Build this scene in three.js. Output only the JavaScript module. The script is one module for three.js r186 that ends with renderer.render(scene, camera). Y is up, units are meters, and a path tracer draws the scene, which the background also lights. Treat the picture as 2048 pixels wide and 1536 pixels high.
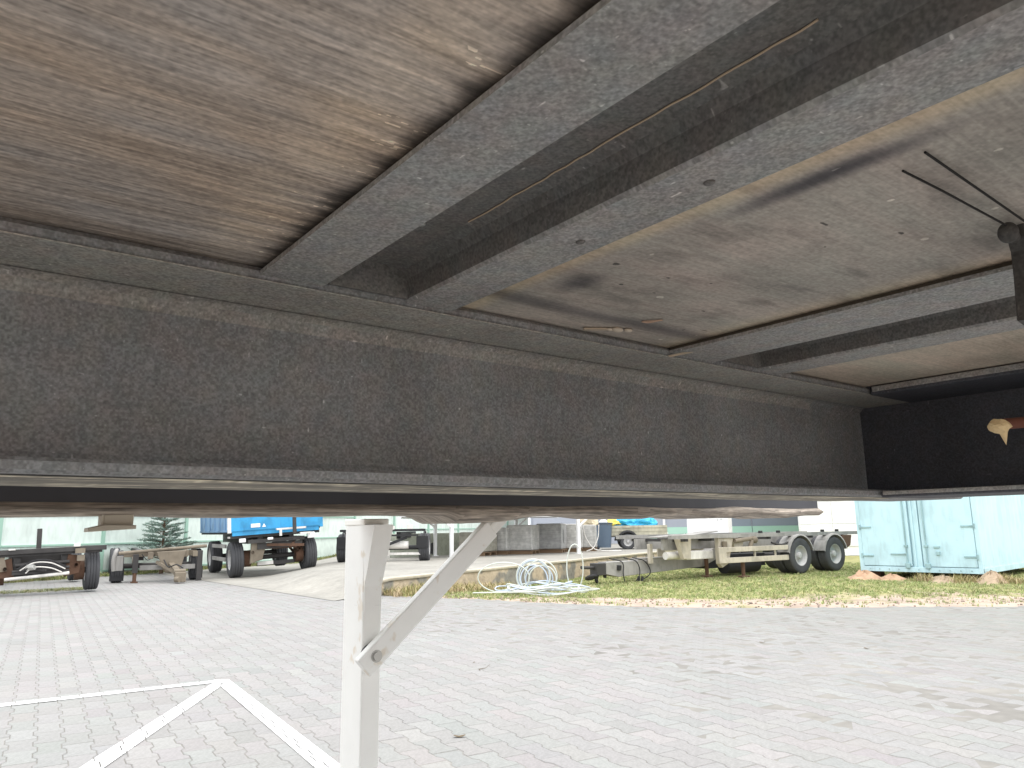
import * as THREE from 'three';
import { mergeGeometries } from 'three/addons/utils/BufferGeometryUtils.js';
import { RoundedBoxGeometry } from 'three/addons/geometries/RoundedBoxGeometry.js';

// ------------------------------------------------------------ camera, sky, sun, exposure
const scene = new THREE.Scene();
const camera = new THREE.PerspectiveCamera(54.09, 4 / 3, 0.02, 900);
camera.position.set(0, 1.2, 0);
{ // a hand-held phone: looking up by about 11 degrees, rolled by just under one
  const m = new THREE.Matrix4().makeBasis(
    new THREE.Vector3(0.79340092, -0.01425805, 0.60853241),
    new THREE.Vector3(-0.10369804, 0.98194548, 0.15820809),
    new THREE.Vector3(-0.59980138, -0.18862606, 0.77759791));
  camera.quaternion.setFromRotationMatrix(m);
}
const EXPOSURE = 2.05;
const SKY_LEVEL = 1.25;
{ // overcast sky, brighter overhead than at the horizon
  const w = 64, h = 64, d = new Float32Array(w * h * 4);
  for (let y = 0; y < h; y++) for (let x = 0; x < w; x++) {
    const el = ((y + 0.5) / h - 0.5) * Math.PI, s = Math.max(0, Math.sin(el)), k = SKY_LEVEL * (0.8 + 0.3 * s);
    const i = (y * w + x) * 4, g = el < 0 ? 0.5 : 1;
    d[i] = k * 0.98 * g; d[i + 1] = k * 1.0 * g; d[i + 2] = k * 1.03 * g; d[i + 3] = 1;
  }
  const t = new THREE.DataTexture(d, w, h, THREE.RGBAFormat, THREE.FloatType);
  t.mapping = THREE.EquirectangularReflectionMapping; t.magFilter = THREE.LinearFilter; t.minFilter = THREE.LinearFilter; t.needsUpdate = true;
  scene.background = t; scene.environment = t;
}
const sun = new THREE.DirectionalLight(0xfff4e6, 0.6);
sun.position.set(14, 60, 10); sun.target.position.set(8, 0, -12); sun.castShadow = true; sun.shadow.radius = 40;
sun.shadow.camera.left = -40; sun.shadow.camera.right = 40; sun.shadow.camera.top = 40; sun.shadow.camera.bottom = -40; sun.shadow.camera.far = 150;
scene.add(sun, sun.target);
const renderer = new THREE.WebGLRenderer({ antialias: true });
renderer.toneMapping = THREE.LinearToneMapping;
renderer.toneMappingExposure = EXPOSURE;
renderer.shadowMap.enabled = true;

// ------------------------------------------------------------ helpers
let seed = 7;
const rnd = () => { seed = (seed + 0x6d2b79f5) | 0; let t = Math.imul(seed ^ (seed >>> 15), 1 | seed); t = (t + Math.imul(t ^ (t >>> 7), 61 | t)) ^ t; return ((t ^ (t >>> 14)) >>> 0) / 4294967296; };
const rr = (a, b) => a + (b - a) * rnd();
const clamp = (x, a = 0, b = 1) => Math.min(b, Math.max(a, x));
const sm = (x) => { x = clamp(x); return x * x * (3 - 2 * x); };
const mix = (a, b, t) => a + (b - a) * t;
const hash = (x, y, s) => { let h = Math.imul(x, 374761393) + Math.imul(y, 668265263) + Math.imul(s, 2147483647 ^ 0x5bd1e995); h = Math.imul(h ^ (h >>> 13), 1274126177); return ((h ^ (h >>> 16)) >>> 0) / 4294967296; };
function vn(x, y, px, py, s) { // value noise with period px, py
  const xi = Math.floor(x), yi = Math.floor(y), fx = x - xi, fy = y - yi, u = fx * fx * (3 - 2 * fx), v = fy * fy * (3 - 2 * fy);
  const m = (a, n) => ((a % n) + n) % n, x0 = m(xi, px), x1 = m(xi + 1, px), y0 = m(yi, py), y1 = m(yi + 1, py);
  return mix(mix(hash(x0, y0, s), hash(x1, y0, s), u), mix(hash(x0, y1, s), hash(x1, y1, s), u), v);
}
function fbm(u, v, fx, fy, oct, s) { // u, v in 0..1, tileable
  let a = 0, w = 0.5, n = 0;
  for (let o = 0; o < oct; o++) { a += w * vn(u * fx, v * fy, fx, fy, s + o * 17); n += w; w *= 0.55; fx *= 2; fy *= 2; }
  return a / n;
}
function tex(w, h, fn, { color = true, sx = 1, sy = 1, ox = 0, oy = 0, mirror = false } = {}) {
  const d = new Uint8Array(w * h * 4);
  for (let y = 0; y < h; y++) for (let x = 0; x < w; x++) {
    const c = fn((x + 0.5) / w, (y + 0.5) / h, x, y), i = (y * w + x) * 4;
    for (let k = 0; k < 3; k++) d[i + k] = clamp(typeof c === 'number' ? c : c[k], 0, 255);
    d[i + 3] = 255;
  }
  const t = new THREE.DataTexture(d, w, h);
  t.wrapS = t.wrapT = mirror ? THREE.MirroredRepeatWrapping : THREE.RepeatWrapping; t.magFilter = THREE.LinearFilter; t.minFilter = THREE.LinearMipmapLinearFilter; t.generateMipmaps = true;
  if (color) t.colorSpace = THREE.SRGBColorSpace;
  t.repeat.set(1 / sx, 1 / sy); t.offset.set(-ox / sx, -oy / sy); t.needsUpdate = true;
  return t;
}
const rgb = (r, g, b) => new THREE.Color().setRGB(r / 255, g / 255, b / 255, THREE.SRGBColorSpace);
const lin = (r, g, b) => new THREE.Color().setRGB(r, g, b);
function mat(color, rough = 0.7, o = {}) { return new THREE.MeshStandardMaterial({ color, roughness: rough, metalness: 0, ...o }); }

function triUV(g) { // uv in metres, by the dominant direction of every face
  const n = g.index ? g.toNonIndexed() : g, p = n.attributes.position, uv = new Float32Array(p.count * 2);
  const a = new THREE.Vector3(), b = new THREE.Vector3(), c = new THREE.Vector3();
  for (let i = 0; i < p.count; i += 3) {
    a.fromBufferAttribute(p, i); b.fromBufferAttribute(p, i + 1); c.fromBufferAttribute(p, i + 2);
    const f = b.clone().sub(a).cross(c.clone().sub(a)), X = Math.abs(f.x), Y = Math.abs(f.y), Z = Math.abs(f.z);
    [a, b, c].forEach((q, k) => { const j = (i + k) * 2; if (Y >= X && Y >= Z) { uv[j] = q.x; uv[j + 1] = q.z; } else if (X >= Z) { uv[j] = q.z; uv[j + 1] = q.y; } else { uv[j] = q.x; uv[j + 1] = q.y; } });
  }
  n.setAttribute('uv', new THREE.BufferAttribute(uv, 2));
  for (const k of Object.keys(n.attributes)) if (!['position', 'normal', 'uv'].includes(k)) n.deleteAttribute(k);
  return n;
}
function join(geos) { const l = geos.flat().map(triUV); return l.length === 1 ? l[0] : mergeGeometries(l); }
const used = {};
function numbered(name) { const n = used[name] = (used[name] ?? -1) + 1; return n ? name + '_' + String(n).padStart(3, '0') : name; }
function finish(m) { m.castShadow = m.receiveShadow = true; return m; }
function part(parent, name, material, ...geos) { const m = finish(new THREE.Mesh(join(geos), material)); m.name = name; parent.add(m); return m; }
function tag(o, label, category, group, kind) { o.userData.label = label; if (category) o.userData.category = category; if (group) o.userData.group = group; if (kind) o.userData.kind = kind; return o; }
function thing(name, label, category, pos = [0, 0, 0], turn = 0, group) { const o = new THREE.Group(); o.name = numbered(name); o.position.set(...pos); o.rotation.y = turn; scene.add(o); return tag(o, label, category, group); }
function single(name, label, category, material, geos, { pos = [0, 0, 0], turn = 0, group, kind } = {}) { const m = finish(new THREE.Mesh(join([geos]), material)); m.name = numbered(name); m.position.set(...pos); m.rotation.y = turn; scene.add(m); return tag(m, label, category, group, kind); }
const sub = (parent, name, pos = [0, 0, 0], turn = 0) => { const g = new THREE.Group(); g.name = name; g.position.set(...pos); g.rotation.y = turn; parent.add(g); return g; };
const box = (w, h, d, x = 0, y = 0, z = 0) => new THREE.BoxGeometry(w, h, d).translate(x, y, z);
const rbox = (w, h, d, x = 0, y = 0, z = 0, r = 0.01, s = 2) => new RoundedBoxGeometry(w, h, d, s, Math.min(r, w / 2.1, h / 2.1, d / 2.1)).translate(x, y, z);
const V = (p) => new THREE.Vector3(...p);
function bar(p, q, w, h, r = 0) { // a rectangular bar from p to q
  const a = V(p), b = V(q), l = a.distanceTo(b), g = r ? rbox(w, h, l, 0, 0, 0, r) : box(w, h, l);
  const m = new THREE.Matrix4().lookAt(b, a, Math.abs(b.y - a.y) > 0.98 * l ? new THREE.Vector3(0, 0, 1) : new THREE.Vector3(0, 1, 0));
  return g.applyMatrix4(m).translate((p[0] + q[0]) / 2, (p[1] + q[1]) / 2, (p[2] + q[2]) / 2);
}
function rod(p, q, r, r2 = r, n = 12) { // a round rod from p to q
  const a = V(p), b = V(q), l = a.distanceTo(b), g = new THREE.CylinderGeometry(r2, r, l, n);
  return g.applyQuaternion(new THREE.Quaternion().setFromUnitVectors(new THREE.Vector3(0, 1, 0), b.clone().sub(a).normalize())).translate((p[0] + q[0]) / 2, (p[1] + q[1]) / 2, (p[2] + q[2]) / 2);
}
const tube = (pts, r, n = 24, k = 8, closed = false) => new THREE.TubeGeometry(new THREE.CatmullRomCurve3(pts.map(V), closed), n, r, k, closed);
const lathe = (pts, n = 28) => new THREE.LatheGeometry(pts.map(([x, y]) => new THREE.Vector2(x, y)), n);
function prism(pts, depth, bevel = 0) { // outline in x, y; depth along z from 0
  const s = new THREE.Shape(pts.map(([x, y]) => new THREE.Vector2(x, y)));
  return new THREE.ExtrudeGeometry(s, { depth, bevelEnabled: bevel > 0, bevelThickness: bevel, bevelSize: bevel, bevelSegments: 1, curveSegments: 6 });
}
function sheet(rows) { // grid of points -> surface
  const pos = [], idx = [], n = rows[0].length;
  rows.forEach((r) => r.forEach((p) => pos.push(...p)));
  for (let i = 0; i < rows.length - 1; i++) for (let j = 0; j < n - 1; j++) { const a = i * n + j; idx.push(a, a + 1, a + n, a + 1, a + n + 1, a + n); }
  const g = new THREE.BufferGeometry(); g.setAttribute('position', new THREE.Float32BufferAttribute(pos, 3)); g.setIndex(idx); g.computeVertexNormals();
  g.setAttribute('uv', new THREE.Float32BufferAttribute(new Float32Array(pos.length / 3 * 2), 2));
  return g;
}

// ------------------------------------------------------------ materials
const grimeT = tex(512, 512, (u, v) => { const a = fbm(u, v, 4, 4, 5, 11), b = fbm(u, v, 24, 6, 3, 31); const k = 255 - 34 * sm((a - 0.4) * 3) - 12 * sm((b - 0.5) * 4); return [k, k * 0.985, k * 0.96]; }, { sx: 1.6, sy: 1.6 });
const grimeB = tex(512, 512, (u, v) => 255 * fbm(u, v, 40, 40, 4, 77), { color: false, sx: 1.2, sy: 1.2 });
const stoneT = tex(1024, 1024, (u, v) => { // stone-chip coating with dust
  const a = fbm(u, v, 256, 256, 2, 5), b = fbm(u, v, 6, 6, 4, 9), c = vn(u * 90, v * 90, 90, 90, 3), e = vn(u * 55, v * 55, 55, 55, 4), q = vn(u * 64 + 9, v * 64, 64, 64, 8);
  let k = 164 + 68 * (a - 0.5) + 24 * (b - 0.5) + 9 * sm((c - 0.78) * 6) - 6 * sm((e - 0.8) * 8);
  const q2 = vn(u * 150 + 5, v * 150, 150, 150, 58); if (q2 > 0.95) k += 46 * sm((q2 - 0.95) * 30); if (q > 0.965) k += 70 * sm((q - 0.965) * 40);
  const t = 0.6 * (fbm(u, v, 30, 30, 2, 21) - 0.5), g = fbm(u, v, 26, 26, 2, 41) - 0.5;
  return [k * (1 + 0.1 * t), k * (0.99 + 0.03 * g), k * (0.978 - 0.05 * t)];
}, { sx: 0.62, sy: 0.62 });
const stoneB = tex(1024, 1024, (u, v) => 255 * (0.7 * fbm(u, v, 110, 110, 3, 5) + 0.3 * vn(u * 70, v * 70, 70, 70, 3)), { color: false, sx: 0.62, sy: 0.62 });
const softT = tex(256, 256, (u, v) => { const a = fbm(u, v, 4, 3, 5, 511), b = fbm(u, v, 30, 5, 3, 517); const k = 255 - 16 * sm((a - 0.4) * 3) - 10 * sm((b - 0.5) * 4); return [k, k, k]; }, { sx: 2.2, sy: 2.2 });
const creamT = tex(512, 512, (u, v) => { const a = fbm(u, v, 5, 5, 4, 611), st = sm((fbm(u, v, 14, 10, 4, 617) - 0.66) * 9), sc = vn(u * 26, v * 300, 26, 300, 619) > 0.975 ? 1 : 0, k = 252 - 16 * (a - 0.3); return [k * (1 - 0.06 * st - 0.06 * sc), k * (1 - 0.09 * st - 0.06 * sc), k * (1 - 0.13 * st - 0.06 * sc)]; }, { sx: 0.5, sy: 0.5 });
const M = {
  stone: mat(rgb(232, 231, 229), 0.82, { map: stoneT, bumpMap: stoneB, bumpScale: 0.0009 }),
  web: mat(rgb(202, 204, 206), 0.78, { map: stoneT, bumpMap: stoneB, bumpScale: 0.0006 }),
  darkPaint: mat(rgb(66, 68, 76), 0.62, { map: grimeT, bumpMap: grimeB, bumpScale: 0.0006 }),
  channel: mat(rgb(170, 168, 165), 0.7, { map: stoneT, bumpMap: stoneB, bumpScale: 0.0004 }),
  sealant: mat(rgb(84, 78, 70), 0.95, { map: grimeT }),
  bracket: mat(rgb(112, 110, 108), 0.7, { map: stoneT, bumpMap: stoneB, bumpScale: 0.0008 }),
  endSteel: mat(rgb(112, 115, 126), 0.75, { map: stoneT, bumpMap: stoneB, bumpScale: 0.0008 }),
  litFlange: mat(rgb(250, 248, 240), 0.82, { map: stoneT, bumpMap: stoneB, bumpScale: 0.0008 }),  // web coating in a lighter tone: ground light on the underside, put into colour
  gap: mat(rgb(34, 32, 31), 0.95),
  cream: mat(rgb(246, 246, 242), 0.48, { map: creamT, bumpMap: grimeB, bumpScale: 0.0004 }),
  creamClean: mat(rgb(246, 245, 238), 0.42),
  zinc: mat(rgb(180, 180, 176), 0.35, { metalness: 0.5 }),
  rust: mat(rgb(96, 72, 58), 0.9, { map: grimeT, bumpMap: grimeB, bumpScale: 0.001 }),
  rubber: mat(rgb(70, 72, 77), 0.85, { map: grimeT }),
  black: mat(rgb(36, 37, 41), 0.7, { map: grimeT }),
  chassis: mat(rgb(62, 61, 62), 0.75, { map: grimeT }),
  chassisTan: mat(rgb(126, 118, 106), 0.8, { map: grimeT }),
  rimGrey: mat(rgb(182, 184, 188), 0.5, { map: grimeT }),
  trailerGrey: mat(rgb(150, 150, 150), 0.65, { map: grimeT }),
  trailerBeige: mat(rgb(190, 184, 172), 0.6, { map: grimeT }),
  blue: mat(rgb(52, 156, 216), 0.5, { map: grimeT }),
  blueSide: mat(rgb(110, 150, 190), 0.55, { map: grimeT }),
  white: mat(rgb(236, 236, 236), 0.5),
  whiteDirty: mat(rgb(222, 222, 222), 0.6, { map: grimeT }),
  mint: mat(rgb(214, 226, 219), 0.5, { map: softT }),
  mintRail: mat(rgb(150, 184, 168), 0.55),
  aqua: mat(rgb(186, 218, 227), 0.5, { map: softT, bumpMap: grimeB, bumpScale: 0.002 }),
  aquaDark: mat(rgb(150, 184, 194), 0.6, { map: grimeT }),
  greyWall: mat(rgb(158, 163, 174), 0.7),
  greyWall2: mat(rgb(136, 146, 158), 0.7),
};
const concreteT = tex(512, 512, (u, v) => { const a = fbm(u, v, 5, 5, 5, 61), b = fbm(u, v, 60, 60, 3, 67); const k = 205 + 60 * (a - 0.5) + 30 * (b - 0.5); return [k, k * 0.985, k * 0.955]; }, { sx: 4, sy: 4 });
M.concrete = mat(rgb(177, 176, 172), 0.9, { map: concreteT, bumpMap: grimeB, bumpScale: 0.002 });
M.concreteCap = mat(rgb(222, 216, 202), 0.9, { map: concreteT });
const wallT = tex(1024, 512, (u, v) => { // rough cast wall: grey render fallen off, tan concrete below
  const a = fbm(u, v, 10, 5, 4, 91), b = fbm(u, v, 60, 30, 3, 95), p = sm((a - 0.47) * 9), k = 1 + 0.3 * (b - 0.5);
  return [mix(150, 206, p) * k, mix(147, 190, p) * k, mix(138, 164, p) * k];
}, { sx: 6, sy: 3 });
M.roughWall = mat(rgb(206, 205, 204), 0.95, { map: wallT, bumpMap: grimeB, bumpScale: 0.01 });

// ============================================================ TERRAIN, YARD
const zWall = (x) => -13.3 - 0.41 * (x - 7.3);             // line of the retaining wall
const BL = [[7.0, -60], [7.06, -13.1], [7.5, -11.88], [7.82, -11.26], [8.25, -9.77], [8.91, -8.18], [10.12, -6.73], [11.42, -5.61], [12.66, -4.43], [17, 0], [30, 13], [60, 45]];
function xB(z) { for (let i = 0; i < BL.length - 1; i++) if (z <= BL[i + 1][1]) { const [a, b] = [BL[i], BL[i + 1]]; return mix(a[0], b[0], clamp((z - a[1]) / (b[1] - a[1]))); } return 60; }
const dirtW = (z) => mix(0.9, 6.4, sm((z + 12) / 4.5));
const wob = (x, z) => 0.22 * (fbm(x / 8 + 40, z / 8 + 40, 64, 64, 4, 3) - 0.5) * 2;
function apron(x, z) { if (x < 5.6 || z > zWall(x)) return 0; const q = sm((-z - 14) / 5); return 0.3 * sm((0.0526 * x + 0.0301 * z + 0.259) / mix(0.05, 0.15, q)) * sm((x - 6.0) / mix(1.15, 1.8, q)); }
const verge = (x, z) => -0.2 * sm((x - xB(z)) / 5);
const floorY = (x, z) => (z < zWall(x) && x > 5.6 ? apron(x, z) : x > xB(z) ? verge(x, z) : 0);

{ // the ground: one sheet out to the horizon, fine near the yard
  const ax = (a, b, s, far) => { const l = [-far, -150, -70]; for (let t = a; t <= b + 1e-6; t += s) l.push(t); return l.concat([b + 30, b + 100, far]); };
  const xs = ax(-14, 46, 0.4, 420), zs = ax(-46, 14, 0.4, 420), pos = [], col = [], idx = [];
  for (const z of zs) for (const x of xs) {
    const inV = x > xB(z) && !(z < zWall(x)), dB = x - xB(z), n = fbm(x / 10 + 20, z / 10 + 20, 128, 128, 5, 12), n2 = fbm(x / 3 + 20, z / 3 + 20, 128, 128, 4, 15);
    let y = inV ? verge(x, z) - 0.012 + 0.05 * (n2 - 0.5) * sm(dB / 1.5) : -0.1;
    if (z < zWall(x) + 0.6 && x > 5) y = Math.min(y, -0.22);
    if (dB > -0.5 && dB <= 0.45) y = -0.014;
    pos.push(x, y, z);
    const g = sm((n - 0.4 + clamp((dB - dirtW(z) + 0.2) * 0.12, -0.22, 0.25)) * 5), k = 0.8 + 0.5 * n2;
    const dirt = [0.43 * k, 0.345 * k, 0.29 * k], gr = [0.29 * k, 0.29 * k, 0.12 * k];
    col.push(...dirt.map((d, i) => mix(d, gr[i], g)));
  }
  const n = xs.length;
  for (let i = 0; i < zs.length - 1; i++) for (let j = 0; j < n - 1; j++) { const a = i * n + j; idx.push(a, a + n, a + 1, a + 1, a + n, a + n + 1); }
  let g = new THREE.BufferGeometry(); g.setAttribute('position', new THREE.Float32BufferAttribute(pos, 3)); g.setAttribute('color', new THREE.Float32BufferAttribute(col, 3)); g.setIndex(idx); g.computeVertexNormals();
  const uv = []; for (let i = 0; i < pos.length; i += 3) uv.push(pos[i], pos[i + 2]); g.setAttribute('uv', new THREE.Float32BufferAttribute(uv, 2));
  const m = finish(new THREE.Mesh(g, mat(lin(1, 1, 1), 0.95, { vertexColors: true, map: grimeT, bumpMap: grimeB, bumpScale: 0.02 }))); m.name = 'ground'; scene.add(m); tag(m, 'bare pinkish earth and thin grass beside the paved yard', null, null, 'structure');
}

// ---- pavers: I-shaped blocks in staggered columns
const PU = 0.1425, PV = 0.275, EW = 0.011;
const cd = new THREE.Vector2(0.1045, -0.9945), cu = new THREE.Vector2(0.9945, 0.1045);
const paverXZ = (a, b) => [a * cu.x + b * cd.x, a * cu.y + b * cd.y];
function paverShape(inset) { const w = PU / 2 - inset, L = PV / 2 - inset, q = PV / 4, s = 0.016, e = EW; return [[w + e, -L], [w + e, -q - s], [w - e, -q + s], [w - e, q - s], [w + e, q + s], [w + e, L], [-w - e, L], [-w - e, q + s], [-w + e, q - s], [-w + e, -q + s], [-w - e, -q - s], [-w - e, -L]]; }
function paverGeo(gap) {
  const o = paverShape(gap), t = paverShape(gap + 0.003), pos = [], n = 12;
  const tri = (...p) => p.forEach((q) => pos.push(...q));
  const P = ([x, z], y) => [x * cu.x + z * cd.x, y, x * cu.y + z * cd.y];
  const caps = [[0, 1, 10, 11], [1, 2, 9, 10], [2, 3, 8, 9], [3, 4, 7, 8], [4, 5, 6, 7]];
  for (const [a, b, c, d] of caps) { tri(P(t[a], 0), P(t[b], 0), P(t[c], 0)); tri(P(t[a], 0), P(t[c], 0), P(t[d], 0)); }
  for (let i = 0; i < n; i++) { const j = (i + 1) % n; const A = P(t[i], 0), B = P(t[j], 0), Cc = P(o[j], -0.0035), D = P(o[i], -0.0035), E2 = P(o[j], -0.05), F = P(o[i], -0.05); tri(A, D, B); tri(B, D, Cc); tri(D, F, Cc); tri(Cc, F, E2); }
  const g = new THREE.BufferGeometry(); g.setAttribute('position', new THREE.Float32BufferAttribute(pos, 3));
  // make all faces look up / outward
  const p = g.attributes.position, a = new THREE.Vector3(), b = new THREE.Vector3(), c = new THREE.Vector3();
  for (let i = 0; i < p.count; i += 3) { a.fromBufferAttribute(p, i); b.fromBufferAttribute(p, i + 1); c.fromBufferAttribute(p, i + 2); const f = b.clone().sub(a).cross(c.clone().sub(a)), m = a.clone().add(b).add(c).divideScalar(3); if (f.y * 4 + f.x * m.x + f.z * m.z < 0) { p.setXYZ(i + 1, c.x, c.y, c.z); p.setXYZ(i + 2, b.x, b.y, b.z); } }
  g.computeVertexNormals();
  return triUV(g);
}
const paverT = tex(512, 512, (u, v) => { const a = fbm(u, v, 90, 90, 3, 51), b = fbm(u, v, 5, 5, 4, 53); const k = 226 + 34 * (a - 0.5) + 22 * (b - 0.5); return [k, k * 0.995, k * 0.99]; }, { sx: 0.9, sy: 0.9 });
const yard = new THREE.Group(); yard.name = 'paved_yard'; scene.add(yard); tag(yard, 'pale grey yard of interlocking I-shaped concrete pavers', null, null, 'structure');
{
  const list = [], cv = new THREE.Vector3(), inv = new THREE.Matrix4();
  camera.updateMatrixWorld(); inv.copy(camera.matrixWorld).invert(); const f = 1504;
  for (let i = -70; i < 190; i++) for (let j = -22; j < 118; j++) {
    const [x, z] = paverXZ(i * PU, (j + (i & 1 ? 0.5 : 0)) * PV);
    if (x < -5 || z > 4 || z < -27 || x > xB(z) - 0.1 + 0.3 * wob(x, z) || (z < zWall(x) && x > 5.95)) continue;
    if (z < -24.6 - 0.488 * (x - 2)) continue;
    cv.set(x, 0, z).applyMatrix4(inv);
    const d = -cv.z, px = 1024 + f * cv.x / d, py = 768 - f * cv.y / d, vis = d > 0.3 && px > -10 && px < 2058 && py > 1000 && py < 1545;
    list.push({ x, z, i, j, vis, size: vis ? 1 / d : 0 });
  }
  list.sort((a, b) => b.size - a.size);
  const tone = (x, z) => { // tint in broad patches: pinkish, greenish, and grey sand-filled areas
    const p = fbm(x / 9 + 30, z / 9 + 30, 128, 128, 3, 71) - 0.5, q = fbm(x / 7 + 60, z / 7 + 30, 128, 128, 3, 73) - 0.5, o = fbm(x / 3 + 30, z / 3 + 30, 128, 128, 3, 79) - 0.5, k = (0.325 - 0.04 * sm((x - 4) / 7)) * (1 + 0.08 * (rnd() - 0.5) + 0.2 * o - 0.06 * sm((fbm(x / 5 + 20, z / 1.6 + 30, 256, 256, 3, 85) - 0.58) * 8) * sm((x - 3) / 3));
    const t = sm((x - 6) / 5);
    return [k * (1.0 + 0.1 * p - 0.02 * t), k * (0.99 - 0.04 * p + 0.03 * q), k * (0.968 - 0.03 * q - 0.04 * t)];
  };
  const base = paverGeo(0.0018), mats = new Map();
  const pmat = (c) => { const key = c.map((v) => Math.round(v * 250)).join(); if (!mats.has(key)) mats.set(key, mat(lin(...key.split(',').map((v) => v / 250)), 0.85, { map: paverT, bumpMap: grimeB, bumpScale: 0.0016 })); return mats.get(key); };
  list.slice(0, 300).forEach((p) => { const m = finish(new THREE.Mesh(base, pmat(tone(p.x, p.z)))); m.name = 'paver'; m.position.set(p.x, rr(-0.0015, 0.0015), p.z); m.rotation.set(rr(-0.006, 0.006), 0, rr(-0.006, 0.006)); yard.add(m); });
  const rest = list.slice(300), im = finish(new THREE.InstancedMesh(base, mat(lin(1, 1, 1), 0.85, { map: paverT }), rest.length)), mt = new THREE.Matrix4(), q = new THREE.Quaternion(), e = new THREE.Euler(), col = new THREE.Color();
  rest.forEach((p, k) => { const h0 = apron(p.x, p.z), sx = h0 ? (apron(p.x + 0.06, p.z) - apron(p.x - 0.06, p.z)) / 0.12 : 0, sz = h0 ? (apron(p.x, p.z + 0.06) - apron(p.x, p.z - 0.06)) / 0.12 : 0; e.set(Math.abs(sz) < 1 ? Math.atan(sz) : 0, 0, -Math.atan(sx)); if (!h0) e.set(rr(-0.006, 0.006), 0, rr(-0.006, 0.006)); mt.compose(new THREE.Vector3(p.x, apron(p.x, p.z) + rr(-0.001, 0.001) * mix(1, 0.4, sm((p.x - 2.5) / 3)), p.z), q.setFromEuler(e), new THREE.Vector3(1, 1, 1)); im.setMatrixAt(k, mt); im.setColorAt(k, col.setRGB(...tone(p.x, p.z))); });
  im.name = 'paver_field'; im.userData.kind = 'stuff'; yard.add(im);
  // sand in the joints, following the apron
  const rows = []; for (let z = -30; z <= 5; z += 0.5) { const r = [], xe = Math.min(xB(z) - 0.12, z < zWall(8) ? 9 : 99); for (let k = 0; k <= 80; k++) { const x = mix(-6, xe, k / 80); r.push([x, apron(x, z) - (apron(x, z) > 0.0005 || apron(x + 0.3, z - 0.3) > 0.0005 ? 0.05 : mix(0.003, 0.0004, sm((x - 2.4) / 3.4))), z]); } rows.push(r); }
  part(yard, 'joint_sand', mat(lin(0.33, 0.325, 0.315), 0.95, { map: concreteT }), sheet(rows));
  // painted bay lines, laid block by block so that the joints stay open
  const clip = (poly, a, b) => { const out = [], side = (p) => (b[0] - a[0]) * (p[1] - a[1]) - (b[1] - a[1]) * (p[0] - a[0]); for (let i = 0; i < poly.length; i++) { const p = poly[i], q2 = poly[(i + 1) % poly.length], s = side(p), t = side(q2); if (s >= 0) out.push(p); if (s * t < 0) { const k = s / (s - t); out.push([mix(p[0], q2[0], k), mix(p[1], q2[1], k)]); } } return out; };
  const quadCW = (l) => { let a = 0; l.forEach((p, i) => { const q2 = l[(i + 1) % l.length]; a += p[0] * q2[1] - q2[0] * p[1]; }); return a < 0 ? l.slice().reverse() : l; };
  const paint = mat(rgb(246, 247, 246), 0.6, { map: paverT });
  const lines = [[[0.2, -6.79], [0.2, -6.92], [2.02, -6.715], [2.02, -6.605], 'thin painted line running left from the corner of the bay marking'], [[1.97, -6.58], [2.06, -6.53], [0.72, -4.43], [0.62, -4.52], 'white painted line running down to the lower left from the bay corner'], [[2.03, -6.74], [2.135, -6.68], [1.79, -3.35], [1.66, -3.35], 'widest white painted line running from the bay corner towards the cream leg']];
  for (const [a, b, c, d, label] of lines) {
    const s = quadCW([a, b, c, d]), pos = [];
    for (const p of list) {
      if (p.z > -3 || p.z < -7.2 || p.x < 0 || p.x > 2.4) continue;
      const t = paverShape(0.0035).map(([x, y]) => { const [X, Z] = [x * cu.x + y * cd.x + p.x, x * cu.y + y * cd.y + p.z]; return [X, Z]; });
      for (const cap of [[0, 1, 10, 11], [1, 2, 9, 10], [2, 3, 8, 9], [3, 4, 7, 8], [4, 5, 6, 7]]) {
        let poly = quadCW(cap.map((k) => t[k]));
        for (let k = 0; k < 4 && poly.length; k++) poly = clip(poly, s[k], s[(k + 1) % 4]);
        for (let k = 1; k < poly.length - 1; k++) for (const v of [poly[0], poly[k + 1], poly[k]]) pos.push(v[0], 0.0045, v[1]);
      }
    }
    const g = new THREE.BufferGeometry(); g.setAttribute('position', new THREE.Float32BufferAttribute(pos, 3)); g.computeVertexNormals();
    single('painted_line', label, null, paint, g, { kind: 'structure' });
  }
}

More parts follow.
